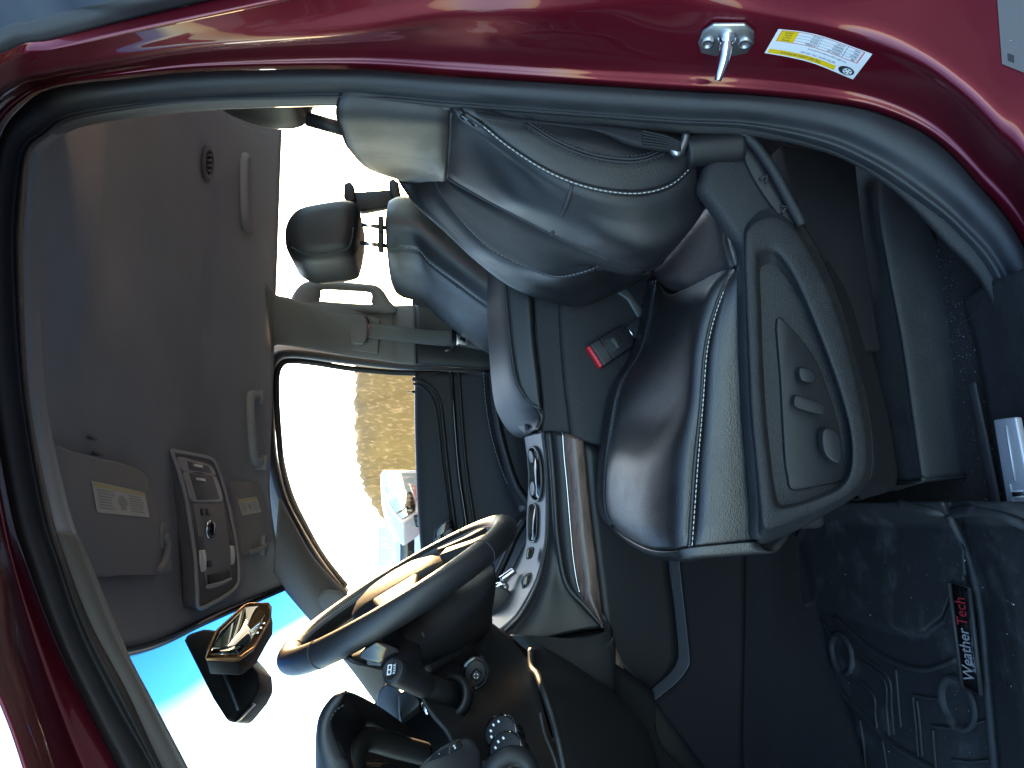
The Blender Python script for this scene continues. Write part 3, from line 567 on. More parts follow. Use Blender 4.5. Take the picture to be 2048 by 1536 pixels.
# cushion
C0 = pts("1478,525 1488,620 1490,700 1497,825 1506,930 1513,1013 1514,1082", .965); C1 = pts("1471,534 1440,602 1416,691 1406,808 1396,927 1389,1025 1384,1094", (.985, .985)); C2 = pts("1440,545 1405,615 1384,700 1376,808 1352,915 1346,1025 1345,1100", (1.02, 1.01))
C3 = pts("1400,560 1365,640 1338,740 1332,842 1298,922 1290,1020 1300,1096", (1.11, 1.08)); C4 = pts("1345,590 1320,680 1283,760 1270,850 1244,925 1244,1010 1258,1076", (1.24, 1.20)); C5 = pts("1312,560 1290,690 1244,770 1224,860 1213,950 1213,1010 1226,1052", (1.36, 1.35)); C6 = pts("1306,565 1275,700 1228,790 1212,880 1206,950 1207,1005 1216,1042", (1.42, 1.40))
cs = patch('cushion_side', [toward(C0, -.005), mix(C0, C1, .5), C1], 'leather worn', ds, 50, 14, .008); cu_ = patch('cushion', [C1, C2, C3, C4, C5], 'leather worn', ds, 60, 50, .010); cf = patch('cushion_far_bolster', [C5, C6, [p+Vector((0, .02, -.08)) for p in C6]], 'leather', ds, 50, 14, .004)
fr_ = [C[-1] for C in (C0, C1, C2, C3, C4, C5, C6)]; patch('cushion_front', [fr_, [p+Vector((-.010, 0, -.008)) for p in fr_], [p+Vector((-.011, .002, -.03)) for p in fr_], [p+Vector((.01, .01, -.055)) for p in fr_]], 'leather worn', ds, 40, 20)
stitches('stitching', cr(toward(C1, .006), 80), 'thread white', cs, .007, .0008); tube('piping', cr(toward(mix(C1, C2, .14), .004), 80), .0028, 'leather', cs, 8)
stitches('stitching', cr(toward(C5, .004), 80), 'thread grey', cf, .008, .0010)
tube('cushion_fold', cr(toward(pts("1268,900 1300,888 1330,880 1353,872 1370,862", (1.22, 1.1, 1.03)), .0085), 20), .0036, 'thread dark', cu_, 6)
tube('cushion_fold', cr(toward(pts("1300,690 1330,676 1370,655 1404,632 1418,612", (1.33, 1.2, 1.02)), .0085), 20), .0036, 'thread dark', cu_, 6)
tube('insert_seam', cr(toward(pts("1431,560 1405,620 1390,690 1380,760 1371,860", (1.03, 1.015)), .010), 30), .0022, 'thread dark', cu_, 6); stitches('stitching', cr(toward(pts("1437,560 1411,620 1395,690 1385,760 1376,860", (1.02, 1.01)), .011), 30), 'thread grey', cu_, .0075, .0009)
# loose leather flap where back and cushion meet
patch('rear_flap', [pts("1306,541 1345,500 1390,440 1425,405", (1.36, 1.2, 1.06, 1.0)), pts("1318,560 1360,535 1405,485 1440,440", (1.34, 1.2, 1.06, .99)), pts("1345,580 1390,570 1430,530 1462,485", (1.26, 1.12, 1.03, .98)), pts("1400,565 1430,565 1455,550 1480,520", (1.12, 1.05, 1.0, .975))], 'leather', ds, 30, 24, .006)
for k, s_ in enumerate(("1425,430 1412,470 1402,505 1396,545", "1435,440 1425,480 1416,520 1412,560", "1445,450 1436,490 1430,525 1428,555")): tube('crease', cr(toward(pts(s_, (1.02, 1.06, 1.10)), .010), 14), .0016, 'leather', ds, 6)
slab('cushion_tab', pts("1455,452 1464,470 1484,484 1486,530 1470,531 1460,500 1454,475", .955), (0, .02, 0), 'leather worn', ds, .003)
# plastic side shield
shield_out = "1400,372 1412,330 1440,300 1478,264 1512,285 1540,309 1575,370 1604,444 1642,513 1680,605 1712,720 1732,820 1742,900 1738,950 1715,985 1640,1035 1560,1075 1514,1084 1513,1013 1497,825 1490,700 1486,560 1485,490 1455,446"
so = pts(shield_out, .936); shd = slab('side_shield', so, (0, .03, 0), 'grained plastic', ds, .010); tag(shd, 'grained black plastic side shield of the driver seat')
lip_o = pts("1486,500 1489,600 1492,700 1498,825 1508,930 1514,1013 1516,1084 1565,1074 1640,1036 1715,990 1742,950 1745,890 1736,820 1716,725 1684,610 1650,525 1600,440 1540,400 1490,440", .950)
lip_m = pts("1492,505 1495,600 1499,700 1505,825 1515,930 1523,1008 1532,1050 1570,1046 1640,1016 1700,985 1726,945 1730,885 1720,820 1700,730 1668,625 1632,540 1590,470 1545,440 1500,460", .914)
lip_n = pts("1512,530 1514,600 1517,700 1524,825 1535,930 1544,995 1554,1018 1585,1016 1640,998 1685,975 1704,940 1706,885 1694,820 1668,735 1632,640 1600,565 1572,515 1545,490 1516,500", .912)
lip_i = pts("1521,550 1523,610 1526,700 1533,825 1544,930 1553,988 1562,1008 1588,1006 1640,988 1680,966 1697,938 1699,885 1686,822 1658,740 1622,648 1590,585 1565,550 1545,532 1526,535", .938)
loop_patch('shield_rim', [lip_o, mix(lip_o, lip_m, .7), lip_m, lip_n, mix(lip_n, lip_i, .5), lip_i], 'grained plastic', shd, 160, 26)
ru0 = lip_o[9:16]; ru1 = pts("1722,1000 1790,972 1788,900 1772,820 1744,710 1706,590 1662,520", 1.03); patch('shield_underside', [mix(lip_m, lip_o, .9)[9:16], mix(ru0, ru1, .55), ru1, [p+Vector((0, .06, -.01)) for p in ru1]], 'smooth plastic', shd, 40, 16)
bpn = slab('switch_panel', cr(pts("1555,638 1587,660 1628,712 1654,773 1680,859 1690,944 1682,962 1640,972 1587,980 1576,950 1570,903 1562,756", .930), 48, True), (0, .012, 0), 'smooth plastic', ds, .002)
def switch(s_, h=.016):
    o_ = pts(s_, .926); return slab('seat_switch', cr(o_, 24, True), (-.004, -h, .004), 'smooth plastic', bpn, .003)
switch("1592,736 1608,734 1624,744 1626,758 1615,764 1596,758"); switch("1584,792 1594,790 1638,806 1642,820 1634,826 1586,812"); switch("1637,858 1652,854 1668,868 1674,905 1670,922 1656,920 1640,905 1634,880", .02)
pk = pts("1478,268 1500,280 1535,330 1560,385 1592,440 1600,450 1570,440 1535,398 1505,350 1488,310", .930); pok = slab('lever_pocket', cr(pk, 40, True), (0, .008, 0), 'black rubber', ds, .001)
tube('recline_lever', cr(pts("1482,266 1510,290 1545,340 1575,395 1604,450", .918), 24), .007, 'grained plastic', pok, 10)
for a, b, c in (((1520, 358), (1534, 350), (1532, 366)), ((1562, 412), (1574, 414), (1564, 426))): tube('clip', pts("%d,%d %d,%d %d,%d" % (*a, *b, *c), .924), .002, 'grained plastic', pok, 6)
tube('recliner_pivot', cr(pts("1372,305 1400,300 1440,296 1482,292", (.945, .935)), 16), .023, 'smooth plastic', ds, 16)
# belt hanging on the near side
sb = thing('driver_seat_belt', 'black driver seat belt bunched beside the backrest', 'seat belt', at(1300, 280, .94))
patch('webbing', [pts("950,222 1040,236 1130,246 1200,250 1270,258 1330,268 1368,284", (.93, .925)), pts("960,232 1050,243 1140,254 1200,262 1268,282 1320,294 1362,300", (.925, .92)), pts("965,236 1063,245 1150,252 1205,268 1255,290 1300,300 1350,306", (.93, .93))], 'webbing', sb, 60, 8, 0, .002)
for k in range(6): tube('webbing_rib', cr(pts("1285,%.1f 1310,%.1f 1335,%.1f 1362,%.1f" % (262+k*6, 268+k*5.2, 274+k*4.6, 286+k*3), .917), 12), .0014, 'webbing', sb, 6)
tube('belt_anchor', cr(pts("1340,290 1352,306 1360,302 1368,285 1372,270", .925), 16), .006, 'zinc steel', sb, 8)
bh = slab('belt_guide', cr(pts("920,228 950,226 968,232 974,240 962,250 948,248 938,240 926,236", .95), 24, True), (0, .012, 0), 'gloss black', sb, .003)

# ------------------------------------------------------------------ centre console
cc = thing('center_console', 'black center console with padded armrest lid and wood strip', 'console', at(1500, 800, 1.55))
L0 = pts("977,500 978,560 978,637 984,739 991,801 1003,835 1022,862 1046,877", 1.70); Lm = pts("992,500 995,560 999,640 1008,745 1020,792 1036,825 1050,850 1062,866", 1.56); L2 = pts("1003,500 1009,560 1019,671 1032,756 1052,794 1072,814 1083,836 1072,858", (1.485, 1.48, 1.47, 1.47)); L3 = pts("1062,500 1066,582 1071,671 1080,756 1083,800 1085,820 1084,838 1074,860", 1.462)
lid = patch('armrest_lid', [[p+Vector((0, .02, -.03)) for p in L0], L0, Lm, L2], 'smooth plastic', cc, 60, 24, .004); tag(lid, 'padded armrest lid of the console')
pad = patch('armrest_pad', [L2[:6], mix(L2, L3, .5)[:6], L3[:6]], 'leather', cc, 50, 16, .010); stitches('stitching', cr(toward(mix(L2, L3, .12)[:6], .010), 60), 'thread dark', pad, .009, .0012); tube('pad_seam', cr(toward(L2[:6], .003), 60), .003, 'thread dark', pad, 8)
patch('lid_front', [L2[5:], mix(L2, L3, .5)[5:], L3[5:]], 'smooth plastic', lid, 10, 6)
patch('gloss_strip', [toward(pts("979,610 983,690 989,760 992,800", 1.69), .006), toward(pts("985,612 989,690 995,760 996,798", 1.66), .006)], 'gloss black', lid, 20, 4)
slab('latch_button', toward(pts("1034,850 1046,842 1058,854 1050,866", (1.61, 1.57, 1.53, 1.57)), .012), (0, .008, 0), 'smooth plastic', lid, .002)
patch('side_panel', [pts("1064,500 1068,582 1073,671 1082,756 1087,822 1084,862", 1.468), pts("1100,500 1102,582 1107,671 1112,756 1118,820 1124,868", 1.456), pts("1118,500 1120,582 1124,671 1130,756 1136,820 1142,872", 1.45), pts("1124,500 1126,582 1130,671 1136,756 1144,820 1150,875", 1.434), pts("1207,500 1207,582 1207,671 1207,756 1207,820 1208,892", 1.43), pts("1340,500 1340,582 1340,671 1340,756 1340,820 1340,905", 1.44)], 'grained plastic', cc, 40, 40)
patch('panel_end', [pts("1084,862 1124,868 1142,872 1208,892 1340,905", (1.468, 1.45, 1.434, 1.43, 1.44)), [p+Vector((.005, .10, 0)) for p in pts("1084,862 1124,868 1142,872 1208,892 1340,905", (1.468, 1.45, 1.434, 1.43, 1.44))]], 'grained plastic', cc, 20, 4)
dL = pts("1048,870 1053,905 1058,945 1056,985 1053,1040 1052,1086 1038,1130 1018,1160 985,1200 955,1232", (1.68, 1.68, 1.68, 1.66)); dR = pts("1084,862 1090,910 1092,950 1094,1000 1094,1040 1091,1086 1080,1140 1066,1178 1035,1231 1000,1262", (1.475, 1.475, 1.475, 1.46, 1.44))
deck = patch('top_deck', [[p+Vector((0, .01, -.04)) for p in dL], dL, toward(mix(dL, dR, .5), .004), dR], 'satin silver', cc, 60, 16)
fl2 = pts("1098,865 1103,912 1107,963 1110,1010 1113,1059 1118,1100 1127,1150 1140,1180 1170,1212 1206,1252", (1.455, 1.455, 1.45, 1.44, 1.42)); fl1 = pts("1090,864 1096,912 1099,958 1101,1005 1102,1050 1102,1092 1100,1145 1092,1185 1075,1235 1050,1285", (1.465, 1.465, 1.465, 1.44, 1.42))
flank = patch('leather_flank', [dR, fl1, mix(fl1, fl2, .6), fl2], 'leather', cc, 60, 22, .003)
stitches('stitching', cr(toward(mix(dR, fl1, .5), .006), 80), 'thread dark', flank, .008, .0012); tube('flank_piping', cr(toward(mix(dR, fl1, .15), .004), 80), .0028, 'leather', flank, 8)
tube('flank_ridge', cr(toward(fl2, .004), 60), .006, 'leather', flank, 8)
wl = pts("1126,866 1129,912 1134,963 1138,1010 1142,1059 1147,1113 1154,1160 1160,1185 1178,1215 1204,1252", (1.44, 1.44, 1.43, 1.41)); wr = pts("1166,876 1171,925 1175,970 1180,1018 1185,1062 1192,1113 1197,1160 1200,1190 1203,1220 1208,1256", (1.43, 1.43, 1.42, 1.41))
patch('gloss_band', [fl2, toward(mix(fl2, wl, .5), .004), wl], 'smooth plastic', cc, 50, 10); patch('wood_strip', [wl, toward(mix(wl, wr, .5), .005), wr], 'wood veneer', cc, 50, 12); tube('chrome_line', cr(toward(wl[:8], .004), 60), .0035, 'chrome', cc, 8, flat=.6)
# cup holder and tray let into the deck
dLs, dRs = cr(dL, 101), cr(dR, 101)
def deckp(u, v, h=.004): i = min(99, int(u*100)); f = u*100-i; return dLs[i].lerp(dLs[i+1], f).lerp(dRs[i].lerp(dRs[i+1], f), v)+Vector((0, -.003, h))
def dell(u0, ru, v0, rv, h, n=36, p=1.0): return [deckp(u0+ru*math.copysign(abs(math.cos(a))**p, math.cos(a)), v0+rv*math.copysign(abs(math.sin(a))**p, math.sin(a)), h) for a in [k*math.tau/n for k in range(n)]]
ch = slab('cup_holder', dell(.215, .135, .52, .34, .0045, p=.8), (0, 0, -.003), 'gloss black', cc, 0); tube('holder_ring', dell(.215, .14, .52, .36, .0055, p=.8), .0024, 'satin silver', ch, 8, True)
for u_ in (.13, .30): slab('holder_finger', dell(u_, .035, .40, .13, .0075, 16), (0, 0, -.004), 'satin silver', ch, .001)
slab('tray', dell(.46, .085, .42, .20, .0045, p=.5), (0, 0, -.003), 'gloss black', cc, 0); tube('tray_ring', dell(.46, .089, .42, .22, .005, p=.5), .0016, 'satin silver', cc, 8, True)
for s_, mt in (("1053,1100 1060,1094 1067,1098 1062,1116 1052,1118", 'satin silver'), ("1042,1160 1056,1146 1072,1152 1066,1176 1048,1184", 'satin silver')):
    q_ = slab('power_outlet', cr(toward(pts(s_, 1.53), .008), 20, True), (0, .01, -.004), mt, cc, .002); slab('outlet_cap', cr(toward(pts(" ".join("%.1f,%.1f" % (float(t.split(',')[0])*.75+1055*.25, float(t.split(',')[1])*.75+(1108 if 'sat' in mt and s_[0:4] == '1053' else 1164)*.25) for t in s_.split()), 1.53), .012), 20, True), (0, .006, 0), 'gloss black', q_, .001)
tube('shift_knob_chrome', cr(pts("1002,1160 1016,1150 1030,1140", 1.62), 8), .008, 'chrome', cc, 10); tube('bezel', cr(pts("975,1195 998,1170 1012,1172 1004,1182", 1.6), 14), .007, 'chrome', cc, 10)
slab('stack_panel', pts("978,1180 1004,1172 1024,1184 1018,1215 1002,1235 975,1232", 1.58), (0, .02, 0), 'satin silver', cc, .006)

# driver belt buckle on its stalk
bk = thing('belt_buckle', 'black seat belt buckle with red button between seat and console', 'buckle', at(1240, 690, 1.42))
def bpt(x, y, Y=1.40):   # x along, y across in pixels, rotated
    a = math.radians(-33); return at(1228+x*math.cos(a)-y*math.sin(a), 688+x*math.sin(a)+y*math.cos(a), Y)
bkb = slab('housing', [bpt(-42, -27), bpt(32, -25), bpt(40, -12), bpt(40, 12), bpt(32, 25), bpt(-42, 27)], (0, .028, 0), 'smooth plastic', bk, .004)
slab('release_button', [bpt(-49, -25, 1.403), bpt(-40, -25, 1.403), bpt(-40, 25, 1.403), bpt(-49, 25, 1.403)], (0, .022, 0), 'buckle red', bk, .003)
slab('steel_slot', [bpt(-38.5, -25, 1.3985), bpt(-36.5, -25, 1.3985), bpt(-36.5, 25, 1.3985), bpt(-38.5, 25, 1.3985)], (0, .004, 0), 'satin silver', bkb, .0005)
slab('panel_line', [bpt(-20, -25, 1.399), bpt(-18.6, -25, 1.399), bpt(-18.6, 25, 1.399), bpt(-20, 25, 1.399)], (0, .002, 0), 'gloss black', bkb, 0)
slab('stamp_plate', [bpt(-10, -16, 1.3988), bpt(16, -16, 1.3988), bpt(16, 14, 1.3988), bpt(-10, 14, 1.3988)], (0, .003, 0), 'dash plastic', bkb, .001)
fn = plane_fn(bpt(3, 0, 1.398), (bpt(3, -10, 1.398)-bpt(3, 0, 1.398))*.1, (bpt(-7, 0, 1.398)-bpt(3, 0, 1.398))*.1, .0006); lettering('stamp', 'PRESS', fn, 'thread grey', bkb, 8)
slab('stalk', [bpt(38, -16, 1.405), bpt(90, -20, 1.41), bpt(90, 18, 1.41), bpt(38, 14, 1.405)], (0, .018, 0), 'webbing', bk, .004); slab('rivet', [bpt(40, -8, 1.4025), bpt(45, -8, 1.4025), bpt(45, 6, 1.4025), bpt(40, 6, 1.4025)], (0, .003, 0), 'chrome', bk, .001)
slab('seat_hinge_cover', pts("1228,572 1252,568 1304,558 1308,618 1290,640 1264,602", 1.425), (0, .02, 0), 'grained plastic', ds, .004); slab('hinge_strip', pts("1227,580 1250,570 1296,630 1278,640 1255,600", 1.418), (0, .01, 0), 'satin silver', ds, .003)

# passenger belt on the far pillar
pb = thing('passenger_seat_belt', 'grey passenger seat belt hanging from the far pillar', 'seat belt', at(900, 670, 2.14))
slab('shoulder_guide', cr(pts("702,640 706,631 730,634 734,660 728,684 704,684 700,664", 2.13), 30, True), (0, .03, 0), 'grey trim', pb, .006)
slab('guide_slot', cr(pts("728,634 738,640 742,662 734,682 716,687 712,683 728,676", 2.135), 26, True), (0, .012, 0), 'gloss black', pb, .003)
patch('webbing', [pts("738,646 800,654 860,660 905,662", 2.135), pts("738,661 800,670 860,676 905,678", 2.130), pts("736,676 800,683 860,690 905,693", 2.135)], 'webbing grey', pb, 20, 6, 0, .002)
slab('tongue_body', cr(pts("904,656 912,658 913,690 907,700 892,702 890,699 903,694", 2.12), 26, True), (0, .014, 0), 'gloss black', pb, .003)
tg = slab('tongue_plate', pts("911,664 918,670 937,674 938,686 932,690 918,688 910,692", 2.122), (0, .004, 0), 'zinc steel', pb, .001); slab('tongue_slot', pts("920,675 931,676 931,684 920,683", 2.1205), (0, .002, 0), 'gloss black', tg, .0005)
patch('lower_webbing', [pts("912,664 985,676", 2.14), pts("912,690 985,704", 2.14)], 'webbing grey', pb, 10, 4, 0, .002)

# ------------------------------------------------------------------ floor, sill and floor mat
ZF = .503
slab('floor_carpet', [Vector((-1.25, .86, ZF-.012)), Vector((1.5, .86, ZF-.012)), Vector((1.5, 2.42, ZF-.012)), Vector((-1.25, 2.42, ZF-.012))], (0, 0, -.06), 'carpet', body, 0)
slab('rocker', [Vector((-1.3, .74, ZF-.35)), Vector((1.5, .74, ZF-.35)), Vector((1.5, .74, ZF-.03)), Vector((-1.3, .74, ZF-.03))], (0, .10, 0), 'red paint', body, .02)
def zc(s, z): return [atz(*[float(v) for v in t.split(',')][:2], z) for t in s.split()]
sill = patch('sill_trim', [zc("2110,500 2120,640 2120,800 2130,1000 2140,1250 2160,1650", ZF+.012), zc("2040,540 2070,660 2085,800 2090,1000 2095,1250 2110,1650", ZF+.016), zc("1990,560 2030,680 2050,800 2062,1000 2070,1250 2080,1650", ZF+.010), zc("1955,580 2000,690 2020,800 2040,1000 2050,1250 2060,1650", ZF+.002), zc("1925,600 1950,690 1970,800 2000,1000 2030,1250 2050,1650", ZF-.008)], 'grained plastic', body, 60, 20)
tube('sill_ridge', cr(zc("1943,766 1953,815 1966,875 1978,935 1988,985 1997,1040", ZF+.004), 40), .0085, 'grained plastic', sill, 10, flat=.35, up=Vector((0, 0, 1)))
spq = zc("1986,840 2030,834 2074,1060 2022,1060", ZF+.030); sp = slab('sill_plate', spq, (0, 0, -.010), 'brushed steel', body, .002); tag(sp, 'bright steel sill plate with raised lettering')
def rdg(s, w_=.0011): tube('raised_letter', zc(s, ZF+.0305), w_, 'brushed steel', sp, 8)
rdg("2012,851 2030,962"); rdg("2020,968 2023,984 2046,982"); rdg("2047,993 2025,995 2034,1045"); rdg("2037,1012 2046,1048")
slab('letter_notch', zc("2024,985.5 2046,983.5 2047,991.5 2025,993.5", ZF+.0308), (0, 0, -.002), 'smooth plastic', sp, 0)
B0 = pts("1690,310 1702,420 1718,560 1740,720 1766,860 1785,972", 1.06); B1 = pts("1750,343 1752,425 1775,550 1800,690 1820,830 1838,955", .992); B2 = pts("1762,350 1768,436 1787,550 1814,690 1834,830 1852,956", .982); B3 = pts("1800,378 1850,435 1895,530 1920,690 1938,840 1952,948", .985)
rz = patch('track_cover', [B0, mix(B0, B1, .7), B1, B2, mix(B2, B3, .5), B3], 'grained plastic', body, 60, 30)
ends = [c[-1] for c in (B0, B1, B2, B3)]; patch('cover_end', [ends, [p+Vector((-.006, .01, 0)) for p in ends], [p+Vector((-.004, .12, 0)) for p in ends]], 'smooth plastic', rz, 16, 6)
slab('seat_rail_shade', pts("1560,290 1640,302 1712,322 1722,420 1745,590 1764,700 1720,706 1660,590 1610,450", 1.0), (0, .05, 0), 'deep black', ds, .004)  # rail slab widened and blackened to carry the shade under the seat
slab('seat_pan', [at(1500, 560, 1.0), at(1520, 1060, 1.0), at(1540, 1060, 1.0)+Vector((0, .38, -.02)), at(1500, 560, 1.0)+Vector((0, .38, -.02))], (0, 0, -.10), 'black rubber', ds, .01)
rsv = [(1.02, -.11), (1.02, .13), (1.40, .13), (1.40, -.11)]

fm = thing('floor_mat', 'dirty black rubber floor mat in the driver footwell', 'floor mat', atz(1800, 1300, ZF))
rl = [(960, 1870), (1031, 1898), (1114, 1936), (1216, 1960), (1353, 1973), (1536, 1990), (1700, 2005)]
def interp(T, v):
    for (a, b), (c, d) in zip(T, T[1:]):
        if v <= c: return b+(d-b)*max(0, (v-a))/(c-a)
    return T[-1][1]
ll = [(1000, 1640), (1090, 1588), (1150, 1602), (1240, 1618), (1360, 1640), (1440, 1672), (1536, 1700), (1700, 1740)]
mound = [(1580, 1240), (1632, 1216), (1700, 1240), (1780, 1268), (1847, 1275), (1885, 1245), (1905, 1195), (1960, 1150)]
def sst(t): t = max(0, min(1, t)); return t*t*(3-2*t)
def mz(px, py):
    z = ZF; r = px-interp(rl, py)
    z += .004*math.exp(-(r/6)**2)+.030*sst((r-2)/70)                                    # wall by the sill
    l = interp(ll, py)+14-px; z += .006*sst(l/24)                                       # wall by the tunnel
    z += .020*sst((interp(mound, px)-py)/16)*(1-sst((r+10)/25)) if px < 1930 else 0     # raised heel pad
    z += .03*sst((1055-py)/50)
    return z
nx, ny = 150, 170; G = []
for j in range(ny):
    py = 1004+(1680-1004)*j/(ny-1); a, b = interp(ll, py)-6, 2120; G.append([atz(a+(b-a)*i/(nx-1), py, mz(a+(b-a)*i/(nx-1), py)) for i in range(nx)])
V, Fc = flat_faces(G); msh = mesh('mat_sheet', V, Fc, 'floor mat', fm, thick=.004)
def mpt(px, py, h=.002): return atz(px, py, mz(px, py)+h)
def mridge(s, r=.0035, name='ridge', h=.001, m='floor mat'): return tube(name, cr([mpt(*[float(v) for v in t.split(',')], h) for t in s.split()], 40), r, m, fm, 8)
for s_ in ("1671,1233 1724,1284 1792,1325 1854,1339 1915,1319", "1649,1356 1707,1411 1775,1479 1844,1524 1880,1545", "1632,1216 1640,1319 1666,1397 1700,1470", "1628,1226 1636,1321 1660,1402 1694,1478"): mridge(s_, .005, h=.0)
for s_ in ("1714,1315 1768,1360 1774,1420 1779,1472", "1703,1349 1746,1390 1751,1430 1755,1462", "1792,1339 1797,1400 1802,1455", "1722,1310 1776,1354 1784,1420 1788,1470", "1826,1390 1860,1396 1885,1397", "1826,1393 1832,1450 1837,1513", "1834,1402 1840,1450 1845,1513", "1864,1452 1910,1456 1950,1448 1975,1440", "1866,1460 1870,1510 1874,1550", "1905,1520 1945,1524 1984,1520", "1690,1420 1700,1470 1706,1540", "1672,1405 1684,1470 1690,1540", "1720,1440 1728,1490 1732,1545", "1640,1240 1665,1272", "1765,1480 1772,1520 1776,1560"): mridge(s_, .0026, 'groove_rib')
mridge("1800,1008 1861,1023 1905,1026 1946,1021 2000,1030 2060,1056", .007, 'mat_lip', .004); mridge("1898,1031 1936,1114 1960,1216 1973,1353 1990,1536 2003,1670", .006, 'mat_lip', .001)
for cx, cy in ((1685, 1308), (1917, 1407)):
    c = mpt(cx, cy, 0); r_ = lathe('anchor_ring', c, (0, 0, 1), [(.040, -.002), (.040, .003), (.036, .007), (.031, .006), (.028, .001), (.026, -.001), (.010, -.001)], 'floor mat', fm, 40)
lz = max(mpt(*q)[2] for q in ((1900, 1165), (1940, 1176), (1964, 1390), (1926, 1373)))+.001; lq = [atz(px, py, lz) for px, py in ((1900, 1165), (1940, 1176), (1964, 1390), (1926, 1373))]
lg = slab('logo_plate', lq, (0, 0, -.004), 'gloss black', fm, 0); tube('logo_frame', [p+Vector((0, 0, .001)) for p in lq], .003, 'floor mat', fm, 8, True)
o_ = lq[3].lerp(lq[2], .5); ux = (lq[0].lerp(lq[1], .5)-o_); uy = (lq[3]-lq[2]); Lw = ux.length; ux = ux.normalized(); uy = (uy-ux*uy.dot(ux)).normalized()
fn = plane_fn(o_, ux, uy, .0022); lettering('logo_text', 'Weather', fn, 'badge grey', lg, .030, Lw*.09, 0, 'LEFT', bold=.008, width=Lw*.50); lettering('logo_text', 'Tech', fn, 'badge red', lg, .030, Lw*.61, 0, 'LEFT', bold=.008, width=Lw*.27)
parts = []                                             # grit and salt crumbs trodden into the mat
for k in range(300):
    px, py = random.uniform(1640, 2040), random.uniform(1120, 1540); 
    if px < interp(ll, py)+20: continue
    c = mpt(px, py, .001); r_ = random.choice((.0004, .0005, .0006, .0010)); a = [Vector((random.uniform(-1, 1), random.uniform(-1, 1), random.uniform(-.4, 1))).normalized()*r_*random.uniform(.7, 1.4) for _ in range(4)]
    parts.append(([c+q for q in a], [(0, 1, 2), (0, 2, 3), (0, 3, 1), (1, 3, 2)]))
for k in range(260):
    t = random.random(); px, py = 1880+110*t+random.gauss(0, 14), 500+520*t+random.gauss(0, 10); c = atz(px, py, ZF-.006); r_ = random.choice((.0005, .0006, .0008)); a = [Vector((random.uniform(-1, 1), random.uniform(-1, 1), random.uniform(-.4, 1))).normalized()*r_ for _ in range(4)]
    parts.append(([c+q for q in a], [(0, 1, 2), (0, 2, 3), (0, 3, 1), (1, 3, 2)]))
V, Fc = join_vf(parts); o = mesh('grit', V, Fc, 'grit', None, False); tag(o, 'pale grit and salt crumbs scattered on the mat and carpet', kind='stuff')

# tunnel side below the console
tn = patch('tunnel_wall', [pts("1140,1000 1140,1200 1140,1400 1140,1640", 1.475), pts("1620,1000 1620,1200 1620,1400 1640,1640", 1.475)], 'dash plastic', body, 6, 6)
ia = pts("1166,880 1185,1062 1197,1160 1204,1220 1212,1262 1240,1325 1300,1377", (1.44, 1.44, 1.44)); ib = pts("1336,960 1336,1107 1349,1222 1356,1300 1352,1326 1335,1350 1302,1378", 1.462); ic = pts("1357,960 1358,1109 1373,1255 1379,1318 1374,1338 1352,1366 1309,1401", 1.435); idd = pts("1490,960 1490,1109 1489,1255 1488,1330 1486,1390 1486,1470 1490,1640", 1.405)
patch('pocket_wall', [ia, mix(ia, ib, .5), ib], 'smooth plastic', tn, 50, 10); patch('pocket_lip', [ib, mix(ib, ic, .5), ic], 'pale plastic', tn, 50, 10); patch('tunnel_panel', [ic, mix(ic, idd, .5), idd], 'deep black', tn, 50, 12)  # tunnel panels coloured near-black to stand in for the shade on them
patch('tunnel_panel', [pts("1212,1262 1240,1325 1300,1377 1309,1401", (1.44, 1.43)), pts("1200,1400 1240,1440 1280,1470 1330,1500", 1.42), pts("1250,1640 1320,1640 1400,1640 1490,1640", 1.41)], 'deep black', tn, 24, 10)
patch('footwell_carpet', [pts("1492,1060 1491,1200 1489,1330 1487,1470 1492,1640", 1.40), pts("1545,1060 1550,1200 1556,1330 1570,1470 1590,1640", 1.395), [atz(px, py, ZF+.025) for px, py in ((1590, 1060), (1606, 1200), (1636, 1330), (1688, 1470), (1730, 1640))], [atz(px, py, ZF-.005) for px, py in ((1620, 1060), (1640, 1200), (1670, 1330), (1720, 1470), (1760, 1640))]], 'carpet', body, 40, 24)
slab('wood_tail', pts("1207,1256 1218,1262 1236,1300 1250,1340 1232,1330 1216,1296", 1.425), (0, .01, 0), 'wood veneer', cc, .002)

# ------------------------------------------------------------------ dashboard
db = thing('dashboard', 'black driver side dashboard with gauge hood and switches', 'dashboard', at(1300, 1500, 1.1))
M = [pts("848,1338 875,1322 915,1298 950,1268 975,1238", (1.02, 1.30)), pts("846,1392 890,1365 940,1338 985,1305 1012,1268", (1.01, 1.28)), pts("866,1428 920,1410 970,1388 1020,1355 1048,1308", (1.0, 1.25)), pts("900,1472 950,1462 1000,1442 1050,1408 1070,1350", (.99, 1.2)), pts("925,1560 970,1550 1020,1530 1078,1490 1090,1430", (.97, 1.14)), pts("950,1680 1000,1670 1060,1650 1110,1600 1125,1540", (.95, 1.1))]
dp = patch('lower_dash', M, 'dash plastic', db, 50, 40)
Ka = pts("1062,1300 1064,1335 1076,1352 1086,1380 1104,1435 1120,1500 1150,1650", (1.22, 1.12, 1.04)); Kb = pts("1085,1290 1150,1330 1222,1383 1262,1420 1292,1460 1316,1536 1340,1650", (1.40, 1.33, 1.26))
kn = patch('knee_bolster', [toward(Ka, -.05), Ka, toward(mix(Ka, Kb, .3), .02), toward(mix(Ka, Kb, .7), .02), Kb, toward(Kb, -.08)], 'dash plastic', db, 50, 30)
tube('bolster_lip', cr(toward(Ka, .004), 50), .0055, 'leather', kn, 8); tube('bolster_seam', cr(toward(pts("1080,1425 1090,1470 1110,1520 1130,1600", 1.0), .004), 20), .0025, 'black rubber', kn, 6)
